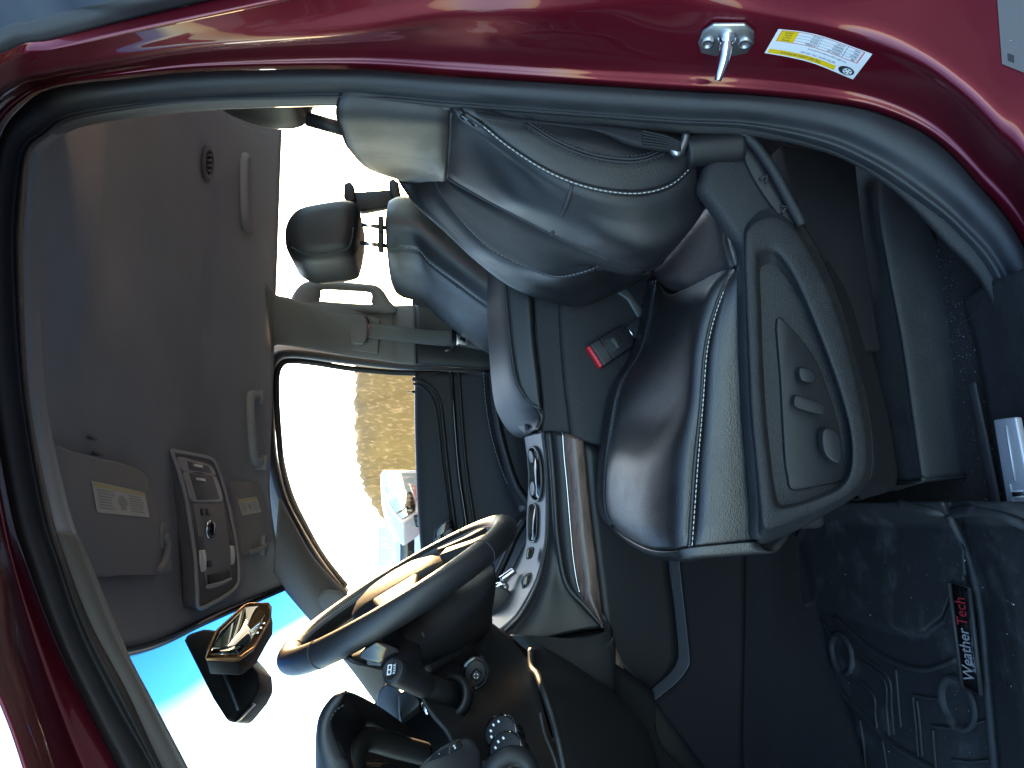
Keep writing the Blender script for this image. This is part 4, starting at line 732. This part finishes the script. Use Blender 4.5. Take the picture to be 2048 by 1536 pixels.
patch('stack_side', [fl1[5:], fl2[5:], pts("1215,1262 1218,1262 1222,1280 1226,1300 1226,1383", (1.41, 1.40)), pts("1020,1270 1040,1290 1070,1310 1110,1330 1222,1383", (1.36, 1.38))], 'leather', db, 30, 20)
tube('column_gap', cr(toward(pts("852,1342 880,1326 920,1302 955,1272 975,1245", (1.015, 1.28)), .002), 24), .006, 'black rubber', dp, 8)
slab('dash_core', pts('745,1430 850,1390 960,1290 1080,1280 1208,1262 1235,1400 1330,1560 1330,1750 690,1750 690,1500', 1.43), (0, .03, 0), 'deep black', db, 0)
# column cover behind the wheel
cvr = patch('column_cover', [pts("812,1228 850,1200 900,1166 950,1138 985,1118", (1.10, 1.2)), pts("806,1262 860,1232 915,1196 962,1164 990,1140", (1.07, 1.16)), pts("815,1300 870,1272 925,1236 968,1200 992,1170", (1.055, 1.15)), pts("838,1340 880,1318 925,1290 965,1252 985,1222", (1.06, 1.2)), pts("850,1350 890,1330 930,1306 968,1275 985,1245", (1.12, 1.26))], 'smooth plastic', db, 40, 24)
slab('cover_slot', toward(pts("842,1264 846,1263 851,1273 847,1276", 1.062), .004), (0, .004, 0), 'black rubber', cvr, .0005)
patch('column_shroud', [pts("686,1302 730,1280 790,1240 830,1215", (1.02, 1.15)), pts("700,1318 750,1300 800,1270 835,1240", (1.0, 1.10)), pts("740,1335 775,1325 815,1312 840,1300", (1.01, 1.06)), pts("780,1345 800,1350 830,1350 850,1345", (1.05, 1.06))], 'smooth plastic', db, 24, 16)
slab('column_switch', cr(pts("718,1312 742,1290 758,1284 792,1296 798,1308 770,1324 745,1325", .985), 28, True), (0, .03, 0), 'gloss black', db, .004)
# stalk
stv = thing('indicator_stalk', 'black stalk with round end cap beside the steering wheel', 'control stalk', at(888, 1387, 1.07))
s0, s1 = at(898, 1392, 1.06), at(783, 1340, .965); ax = (s1-s0); L_ = ax.length
tube('lever', [s0.lerp(s1, t) for t in (0, .2, .42, .44, .46, .75, .92, .985, 1.0)], [.019, .0165, .0155, .0148, .0165, .0165, .0165, .0160, .014], 'smooth plastic', stv, 28)
cap = lathe('end_cap', s1, ax, [(.0138, 0), (.0135, .0012), (.0115, .0018), (.0110, .0012)], 'dash plastic', stv, 32)
uu = (RT-ax.normalized()*RT.dot(ax.normalized())).normalized(); vv = ax.normalized().cross(uu); fn = plane_fn(s1+ax.normalized()*.0016, -vv if vv.dot(UP) < 0 else vv, -uu, .0006)
lettering('cap_text', 'REAR', fn, 'icon white', cap, .0052, 0, -.006)
for x, y, sx, sy in ((0, .004, .006, .0008), (0, -.001, .006, .0008), (-.0055, .0015, .0008, .003), (.0055, .0015, .0008, .003), (0, .0015, .0008, .0026)): mesh('cap_icon', [fn(x-sx, y-sy), fn(x+sx, y-sy), fn(x+sx, y+sy), fn(x-sx, y+sy)], [(0, 1, 2, 3)], 'icon white', cap, False)
lathe('collar', s0-ax.normalized()*.004, ax, [(.030, -.01), (.030, 0), (.028, .005), (.024, .006), (.021, .002), (.018, -.004)], 'smooth plastic', stv, 36)
# square mirror switch
def onq(px, py, Y, h=0): return at(px, py, Y)+(CAM-at(px, py, Y)).normalized()*h
msw = slab('mirror_switch', cr([onq(px, py, 1.13, .016) for px, py in ((922, 1352), (926, 1328), (948, 1312), (970, 1318), (980, 1340), (974, 1366), (950, 1384), (932, 1376))], 40, True), (0, .02, 0), 'gloss black', dp, .003)
slab('switch_well', cr([onq(px, py, 1.13, .020) for px, py in ((930, 1350), (934, 1332), (949, 1320), (966, 1325), (972, 1341), (967, 1360), (950, 1374), (936, 1368))], 36, True), (0, .006, 0), 'dash plastic', msw, .002)
sq = slab('switch_knob', [onq(px, py, 1.13, .030) for px, py in ((940, 1353), (953, 1338), (966, 1350), (954, 1366))], (0, .012, 0), 'smooth plastic', msw, .002)
cS = onq(952, 1352, 1.13, .033); e1 = (onq(962, 1352, 1.13, .033)-cS)*.1; e2 = (onq(952, 1342, 1.13, .033)-cS)*.1
for k in range(4):
    a0 = k*math.pi/2+.35; V = []
    for i in range(7):
        a = a0+i/6*.9; V += [cS+e1*5.2*math.cos(a)+e2*5.2*math.sin(a), cS+e1*3.9*math.cos(a)+e2*3.9*math.sin(a)]
    mesh('switch_icon', V, [(2*i, 2*i+1, 2*i+3, 2*i+2) for i in range(6)], 'icon white', sq, False)
# gauge hood
hood = patch('gauge_hood', [pts("640,1640 632,1536 634,1481 643,1427 664,1399 693,1382", (.99, .97, .98)), pts("668,1640 658,1536 648,1492 648,1450 668,1408 694,1385", (.955, .955, .97)), pts("720,1640 702,1536 693,1519 669,1472 656,1453 670,1412", (.955, .96, .965))], 'leather', db, 40, 14, .004)
hin = patch('hood_underside', [pts("702,1600 693,1519 669,1472 656,1453 672,1410 693,1383 747,1406 793,1437 850,1482", (.96, .965, .97, 1.02, 1.14, 1.2)), pts("712,1600 700,1522 690,1487 690,1452 702,1425 716,1420 755,1438 800,1462 856,1496", (.98, 1.0, 1.03, 1.12, 1.2)), pts("735,1600 706,1525 702,1491 710,1470 722,1460 735,1458 784,1479 815,1488 859,1500", (1.02, 1.06, 1.1, 1.16, 1.2))], 'leather', db, 60, 16)
stitches('stitching', cr(toward(pts("700,1536 690,1519 668,1475 660,1450 668,1425 690,1408", .965), .006), 50), 'thread dark', hood, .005, .0010)
slab('gauge_cluster', pts("700,1640 708,1500 735,1462 790,1482 862,1502 900,1640", (1.16, 1.14, 1.2, 1.24, 1.24, 1.2)), (-.05, .02, 0), 'gloss black', db, .006)
rb_ = pts("705,1560 712,1500 735,1478 790,1492 850,1508", (1.06, 1.1, 1.16)); tube('cluster_rim', cr(rb_, 40), .016, 'smooth plastic', db, 12)
slab('vent_cover', pts("750,1402 756,1380 770,1362 795,1375 812,1392 806,1432 790,1440 762,1420", (1.22, 1.2, 1.18, 1.16, 1.16, 1.18, 1.2, 1.22)), (-.02, .04, 0), 'smooth plastic', db, .012)
slab('vent_frame', pts("796,1386 812,1378 836,1396 842,1408 806,1436 798,1432", (1.14, 1.13, 1.12, 1.12, 1.14, 1.15)), (-.02, .04, 0), 'smooth plastic', db, .006)
tube('trip_button', pts("848,1405 858,1425", 1.02), .0045, 'chrome', db, 10)
# dash top across the cab and its face
da = [at(752, 1410, 1.32), at(756, 1408, 1.6), at(762, 1404, 1.9), at(768, 1400, 2.25)]; dbk = [p+Vector((-.55, 0, -.10)) for p in da]; dlo = [p+Vector((.02, 0, -.10)) for p in da]; dl2 = [p+Vector((-.12, 0, -.40)) for p in da]
patch('dash_top', [dbk, mix(dbk, da, .9), da, dlo, dl2], 'dash plastic', db, 30, 30)
patch('glove_box', [pts("895,1130 950,1095 1000,1060 1056,1018", 2.12), pts("960,1200 985,1180 1010,1140 1056,1060", 1.95), pts("990,1230 1010,1215 1035,1180 1060,1100", 1.72)], 'dash plastic', db, 24, 16)
tube('glove_box_edge', cr(pts("985,1172 1010,1120 1032,1070 1050,1040", 1.9), 20), .010, 'smooth plastic', db, 8); slab('dash_end', pts("1040,1011 1055,1009 1056,1022 1042,1024", 1.95), (0, .03, 0), 'satin silver', db, .003)
# headlight switch module and knobs
hm = slab('light_module', pts("812,1560 845,1520 880,1490 905,1475 932,1468 948,1474 962,1494 968,1545 960,1600 830,1610", (.965, .965, .97, .975, .98, .98, .985, .98, .97, .96)), (-.05, .05, 0), 'smooth plastic', db, .008)
ff = [onq(px, py, Y, .006) for px, py, Y in ((856, 1524, .966), (866, 1508, .967), (896, 1494, .972), (897, 1510, .972))]
mesh('display', ff, [(0, 1, 2, 3)], 'gloss black', hm, False); 
ff2 = [onq(px, py, Y, .006) for px, py, Y in ((898, 1510, .972), (897, 1493, .972), (920, 1483, .977), (926, 1494, .977))]; b2 = slab('module_button', ff2, (0, .004, 0), 'gloss black', hm, .001)
c_s = onq(909, 1494, .974, .0075); fn = plane_fn(c_s, (onq(919, 1489, .976, .0075)-c_s)*.1, (onq(904, 1484, .974, .0075)-c_s)*.1, .0006); lettering('button_text', 'S', fn, 'icon white', b2, 9.5, bold=.02)
mesh('display_mark', [onq(px, py, .970, .0068) for px, py in ((873, 1506), (877, 1504), (879, 1508), (875, 1510))], [(0, 1, 2, 3)], 'icon white', hm, False)
patch('module_base', [onq_ for onq_ in [pts("820,1540 860,1545 920,1535 970,1520", .99), pts("820,1640 880,1640 940,1630 1000,1600", .95)]], 'satin silver', db, 12, 4)
for cx, cy, Y in ((1000, 1462, 1.0), (1010, 1496, .975)):
    b0 = at(cx+18, cy+18, Y+.02); dirv = (at(cx-16, cy-14, Y-.022)-b0).normalized()
    kb = lathe('light_knob', b0, dirv, [(.0225, 0), (.0225, .026), (.0215, .030), (.0185, .0315), (.002, .0318)], 'smooth plastic', db, 36); 
    lathe('chrome_ring', b0+dirv*.0268, dirv, [(.0215, 0), (.0230, .001), (.0230, .0028), (.0205, .0046)], 'chrome', kb, 36, cap=False)
    f = b0+dirv*.0325; u_ = dirv.orthogonal().normalized(); v_ = dirv.cross(u_)
    for k in range(5):
        a = k*.62+2.6; q = f+u_*.0125*math.cos(a)+v_*.0125*math.sin(a); mesh('knob_mark', [q+u_*.0018+v_*.0012, q-u_*.0018+v_*.0012, q-u_*.0018-v_*.0012, q+u_*.0018-v_*.0012], [(0, 1, 2, 3)], 'icon white', kb, False)
    for k in range(14): a = k*math.tau/14; tube('knob_rib', [b0+dirv*.003+(u_*math.cos(a)+v_*math.sin(a))*.0226, b0+dirv*.0255+(u_*math.cos(a)+v_*math.sin(a))*.0226], .0012, 'smooth plastic', kb, 5)
tube('knob_bezel', cr(pts('975,1560 990,1530 1020,1512 1050,1520 1066,1560', .96), 24), .012, 'smooth plastic', db, 10)

# ------------------------------------------------------------------ steering wheel
swh = thing('steering_wheel', 'black leather steering wheel lit gold on its inner face', 'steering wheel', at(800, 1181, 1.17))
C = at(802, 1178, 1.17); t_ = Vector((-.49, 0, .872)).normalized(); rot = Matrix.Rotation(math.radians(-3.2), 3, t_); l_ = rot @ Vector((0, 1, 0)); n_ = l_.cross(t_); n_ = n_ if n_.x > 0 else -n_
dep = (C-CAM).dot(FW); RR = 530/2*dep/F_PX; TR = .0185; Rc = RR-TR
def wp(a, r=None, h=0): r = Rc if r is None else r; return C+t_*(r*math.cos(a))+l_*(r*math.sin(a))+n_*h
rim = tube('rim', [wp(i*math.tau/120) for i in range(120)], TR, 'leather', swh, 22, True, flat=1.0, up=None)
for a0 in (0.10, -2.35, 2.35, -0.85): 
    p_, q_ = wp(a0-.004), wp(a0+.004); tube('rim_seam', [p_, q_], TR+.0007, 'thread dark', rim, 22)
V = []; Fc = []                                           # cross stitching along the inner face of the rim
for i in range(150):
    a = math.radians(8+i*1.15); b = a+math.radians(.8)
    for (x, y) in ((-.004, .004), (.004, -.004)):
        def ip(a_, h): r0 = Rc-TR*math.cos(.35)-.0004; return wp(a_, r0, .007+h)
        v, f = tube_vf([ip(a, x), ip(b, y)], .0006, 4); o = len(V); V += v; Fc += [tuple(k+o for k in q) for q in f]
mesh('rim_stitching', V, Fc, 'thread grey', rim)
lathe('airbag_pad', C+n_*-.005, n_, [(.080, -.012), (.086, .0), (.083, .012), (.070, .022), (.048, .029), (.024, .032), (.008, .0325)], 'leather insert', swh, 40, squash=(t_*.95, l_*1.15))
for a, w_ in ((math.pi/2, .028), (-math.pi/2, .028), (math.pi-.35, .016), (math.pi+.35, .016)):
    r0, r1 = .085, Rc; dirr = wp(a, 1)-C; per = n_.cross(dirr).normalized(); V = []
    for r, ww, h in ((r0, w_*1.3, .012), ((r0+r1)/2, w_, .004), (r1, w_*1.2, 0)): V += [C+dirr*r+per*ww+n_*(h-.008), C+dirr*r-per*ww+n_*(h-.008), C+dirr*r-per*ww+n_*(h+.008), C+dirr*r+per*ww+n_*(h+.008)]
    mesh('spoke', V, grid_faces(3, 4, False, True)+[(0, 1, 2, 3)[::-1], (8, 9, 10, 11)], 'leather insert', swh, True, .004)
lathe('hub', C-n_*.10, n_, [(.05, -.05), (.055, 0), (.075, .06), (.085, .095)], 'smooth plastic', swh, 32)
slab('paddle_switch', pts("672,1302 690,1300 730,1308 768,1322 762,1334 720,1330 690,1322 674,1312", (1.03, 1.03, 1.02, 1.0, 1.0, 1.01, 1.02, 1.03)), (0, .03, 0), 'satin silver', swh, .006)

# ------------------------------------------------------------------ sun visors, overhead console, mirror
import numpy as np
def roof_plane(s, drop):             # level seat under the moulded headliner for a flat fitting
    H = [on_roof(*[float(v) for v in t.split(',')], 0)[0] for t in s.split()]; A = np.array([[1, p.x, p.y] for p in H]); z = np.array([p.z for p in H]); k = np.linalg.lstsq(A, z, rcond=None)[0]
    a = k[0]+float(np.min(z-A @ k))-drop
    def f(px, py, off=0):
        d = ray(px, py); t = (a-off+k[1]*CAM.x+k[2]*CAM.y-CAM.z)/(d.z-k[1]*d.x-k[2]*d.y); return CAM+d*t
    return f
def onp(f, s, off): return [f(*[float(v) for v in t.split(',')], off) for t in s.split()]
def roofp(s, off): return [on_roof(*[float(v) for v in t.split(',')], off)[0] for t in s.split()]
def visor(s, lab, lq, text_lab, hinge):
    RP = roof_plane(s, .016 if 'driver' in lab else .004); P = onp(RP, s, 0); c = sum(P, Vector())/len(P); v = thing('sun_visor', lab, 'sun visor', c, 'sun visors folded up against the headliner')
    b_ = slab('panel', cr(P, 60, True), (0, 0, .014), 'visor fabric', v, .005)
    Q = onp(RP, lq, .0); f2 = lambda x, y, off=0: Q[0].lerp(Q[1], x).lerp(Q[3].lerp(Q[2], x), y)+Vector((0, 0, -.0012-off))
    w_ = mesh('warning_label', [f2(0, 0), f2(1, 0), f2(1, 1), f2(0, 1)], [(0, 1, 2, 3)], 'print cream', v, False)
    mesh('label_heading', [f2(.02, .03, .0006), f2(.98, .03, .0006), f2(.98, .16, .0006), f2(.02, .16, .0006)], [(0, 1, 2, 3)], 'print amber', w_, False)
    for k in range(7):
        for x0, x1 in ((.05, .36), (.62, .95)):
            y = .24+.095*k; x1_ = x1-random.uniform(0, .08); mesh('label_line', [f2(x0, y, .0006), f2(x1_, y, .0006), f2(x1_, y+.04, .0006), f2(x0, y+.04, .0006)], [(0, 1, 2, 3)], 'print grey', w_, False)
    for k in range(6): y = .35+.08*k; d = .10 if k in (1, 2, 3) else .06; mesh('label_pictogram', [f2(.49-d, y, .0006), f2(.49+d*.7, y-.02, .0006), f2(.49+d, y+.05, .0006), f2(.49-d*.6, y+.06, .0006)], [(0, 1, 2, 3)], 'print grey', w_, False)
    H_ = onp(RP, hinge, .004); tube('hinge_arm', cr(H_, 16), .007, 'visor fabric', v, 10); slab('hinge_mount', cr([H_[-1]+Vector((x*.022, y*.012, 0)) for x, y in ((-1, -1), (1, -1), (1, 1), (-1, 1))], 20, True), (0, 0, .012), 'visor fabric', v, .003)
    return v
visor("112,896 150,902 200,915 284,940 305,985 328,1060 346,1128 336,1147 260,1150 188,1148 155,1080 128,990", 'grey driver sun visor with warning label folded up beside the doorway', "181,961 288,985 298,1035 193,1025", '', "318,1142 330,1120 336,1090 330,1072")
visor("462,967 485,964 508,965 522,982 536,1022 545,1055 544,1082 514,1098 487,1110 482,1060 472,1005", 'grey passenger sun visor with warning label beyond the overhead console', "474,999 512,993 522,1024 484,1031", '', "500,1104 520,1098 532,1090")
for s_ in ("176,873 184,876 192,878", "186,906 196,908 204,907"): tube('visor_clip', roofp(s_, .006), .003, 'grey trim', head, 8)
oc = thing('overhead_console', 'grey overhead console with map lights between the sun visors', 'overhead console', on_roof(410, 1050)[0])
oo = "344,904 352,903 385,909 420,917 434,935 450,985 462,1035 472,1090 477,1140 474,1170 455,1188 430,1203 398,1216 394,1180 390,1120 382,1060 372,1000 358,945"
OR = roof_plane(oo, .004); OP = onp(OR, oo, .004); ob = slab('shell', cr(OP, 70, True), (0, 0, .03), 'grey trim', oc, .006)
def osl(name, s_, off, h, m, par, bev=.002, sm=24): return slab(name, cr(onp(OR, s_, (off-.016)*.45+.004), sm, True) if sm else onp(OR, s_, (off-.016)*.45+.004), (0, 0, h), m, par, bev)
def ring(name, s_, off, r, m, par): return tube(name, cr(onp(OR, s_, (off-.016)*.45+.004), 80, True), r, m, par, 8, True)
ring('shell_edge', oo, .0175, .0045, 'pearl trim', ob)
osl('bin_door', "357,914 390,921 420,930 432,950 400,945 368,942", .022, .012, 'pearl trim', ob); osl('bin_door', "369,944 400,948 432,953 446,1000 424,1004 386,1002 376,975", .022, .012, 'pearl trim', ob)
osl('door_inlay', "376,922 418,932 424,946 380,940", .026, .010, 'grey trim', ob, .001, 0); osl('door_inlay', "380,946 426,952 440,998 396,1000", .026, .010, 'grey trim', ob, .001, 0)
for s_ in ("388,927 406,930 407,936 390,933", "393,955 411,957 412,963 395,960"): osl('pull_tab', s_, .031, .006, 'lens', ob, .001, 0)
osl('centre_well', "388,1006 448,1006 462,1100 464,1158 415,1172 404,1100 396,1050", .022, .010, 'visor fabric', ob, .003, 0)
for s_ in ("402,1017 411,1017 412,1031 404,1031", "413,1017 420,1018 421,1031 414,1031"): osl('roof_button', s_, .027, .008, 'smooth plastic', ob, .001, 0)
k0 = OR(418, 1059, .008); lathe('dome_knob', k0, (0, 0, -1), [(.020, -.004), (.020, .006), (.015, .012), (.006, .014)], 'gloss black', ob, 30); lathe('knob_ring', k0, (0, 0, -1), [(.022, -.004), (.022, .003), (.020, .004)], 'chrome', ob, 30)
for s_, m in (("399,1073 409,1072 412,1098 403,1099", 'grey trim'), ("402,1100 412,1099 415,1120 414,1142 406,1145 403,1125", 'lens'), ("460,1066 467,1066 470,1088 463,1089", 'grey trim'), ("462,1091 470,1090 472,1110 470,1128 465,1130 463,1112", 'lens')): osl('map_light', s_, .026, .010, m, ob, .003, 0)
osl('bin_recess', "416,1150 460,1140 462,1158 418,1172", .0265, .006, 'smooth plastic', ob, .001, 0); ring('bin_lip', "416,1172 440,1166 460,1158 459,1160 440,1169 417,1175", .027, .003, 'pearl trim', ob)
osl('microphone', "415,1122 424,1120 425,1134 416,1135", .0265, .004, 'smooth plastic', ob, .001, 0)

rm = thing('rear_view_mirror', 'rear view mirror with bronze frame hanging from the windshield', 'mirror', at(480, 1265, 1.55))
mp_ = [(412, 1314, 1.43), (416, 1300, 1.435), (434, 1262, 1.47), (488, 1212, 1.60), (498, 1208, 1.62), (536, 1207, 1.66), (541, 1214, 1.66), (540, 1240, 1.65), (530, 1256, 1.62), (507, 1296, 1.53), (480, 1315, 1.465), (470, 1317, 1.455)]
MP = [at(*q) for q in mp_]; slab('housing', [p+Vector((-.006, 0, 0)) for p in MP], (-.026, .012, -.004), 'smooth plastic', rm, .006)
slab('frame', MP, (-.006, 0, 0), 'bronze', rm, .002); tube('frame_bead', MP, .0028, 'bronze', rm, 8, True)
mg = [(421, 1310, 1.44), (425, 1298, 1.445), (441, 1265, 1.475), (491, 1217, 1.60), (532, 1213, 1.655), (534, 1222, 1.655), (522, 1246, 1.61), (498, 1290, 1.52), (476, 1311, 1.462)]
slab('mirror_pane', [at(*q)+Vector((.0025, -.001, 0)) for q in mg], (-.002, 0, 0), 'mirror glass', rm, 0)
for px, py, Y in ((514, 1268, 1.57), (521, 1258, 1.59), (527, 1249, 1.61)): box('mirror_button', at(px, py, Y)+Vector((.003, -.002, 0)), (Vector((.002, 0, 0)), Vector((0, .007, .002)), Vector((0, 0, .004))), 'chrome', rm, .001)
pod = [(366, 1280, 1.50), (372, 1268, 1.52), (405, 1256, 1.55), (440, 1262, 1.57), (500, 1325, 1.57), (516, 1345, 1.56), (518, 1378, 1.54), (505, 1402, 1.53), (478, 1434, 1.51), (463, 1449, 1.50), (452, 1440, 1.49), (425, 1398, 1.485)]
mp2 = [at(*q) for q in pod]; pdm = slab('camera_pod', mp2, (-.03, .10, -.01), 'smooth plastic', rm, .008)
tube('pod_ridge', cr(toward(pts("440,1330 458,1370 478,1420", (1.53, 1.51, 1.50)), .002), 12), .004, 'smooth plastic', pdm, 8); tube('mirror_arm', cr([at(455, 1275, 1.58), at(470, 1300, 1.58), at(485, 1290, 1.56)], 8), .016, 'smooth plastic', rm, 12)
slab('pod_lens_cover', pts("466,1447 504,1404 506,1410 474,1442", (1.5, 1.525, 1.525, 1.5)), (-.01, .05, 0), 'gloss black', pdm, .002)

# ------------------------------------------------------------------ the rest of the near side, just beyond the frame
slab('rear_door_skin', [Vector((.66, .70, .40)), Vector((1.5, .70, .40)), Vector((1.5, .70, 1.26)), Vector((.66, .70, 1.26))], (0, .03, 0), 'red paint', rd, .01)
mesh('rear_door_glass', [Vector((.66, .715, 1.26)), Vector((1.5, .715, 1.26)), Vector((1.46, .80, 1.66)), Vector((.66, .80, 1.66))], [(0, 1, 2, 3)], 'privacy glass', rd, False)
slab('rear_roof_rail', [Vector((.64, .79, 1.66)), Vector((1.5, .79, 1.66)), Vector((1.5, .98, ZR+.05)), Vector((.64, .98, ZR+.05))], (0, .04, .02), 'red paint', body, .01)
rr = R4[13:19]; patch('roof_rail', [rr, [p.lerp(Vector((p.x, 1.06, ZR+.07)), .5)+Vector((0, -.02, .02)) for p in rr], [Vector((p.x, 1.06, ZR+.06)) for p in rr]], 'red paint', body, 40, 10)
slab('dash_side', [Vector((-.46, .93, .56)), Vector((-.46, .93, 1.30)), Vector((-.62, .93, 1.34)), Vector((-1.2, .93, 1.05)), Vector((-1.2, .93, .56))], (0, .03, 0), 'dash plastic', db, .01)
slab('hinge_pillar', [Vector((-.50, .80, .42)), Vector((-.50, .82, 1.25)), Vector((-.62, .82, 1.32)), Vector((-.74, .82, 1.22)), Vector((-.74, .80, .42))], (0, .10, 0), 'red paint', body, .02)
slab('front_fender', [Vector((-.80, .74, .42)), Vector((-.80, .76, 1.06)), Vector((-2.2, .78, .93)), Vector((-2.2, .74, .42))], (0, .03, 0), 'red paint', body, .01)
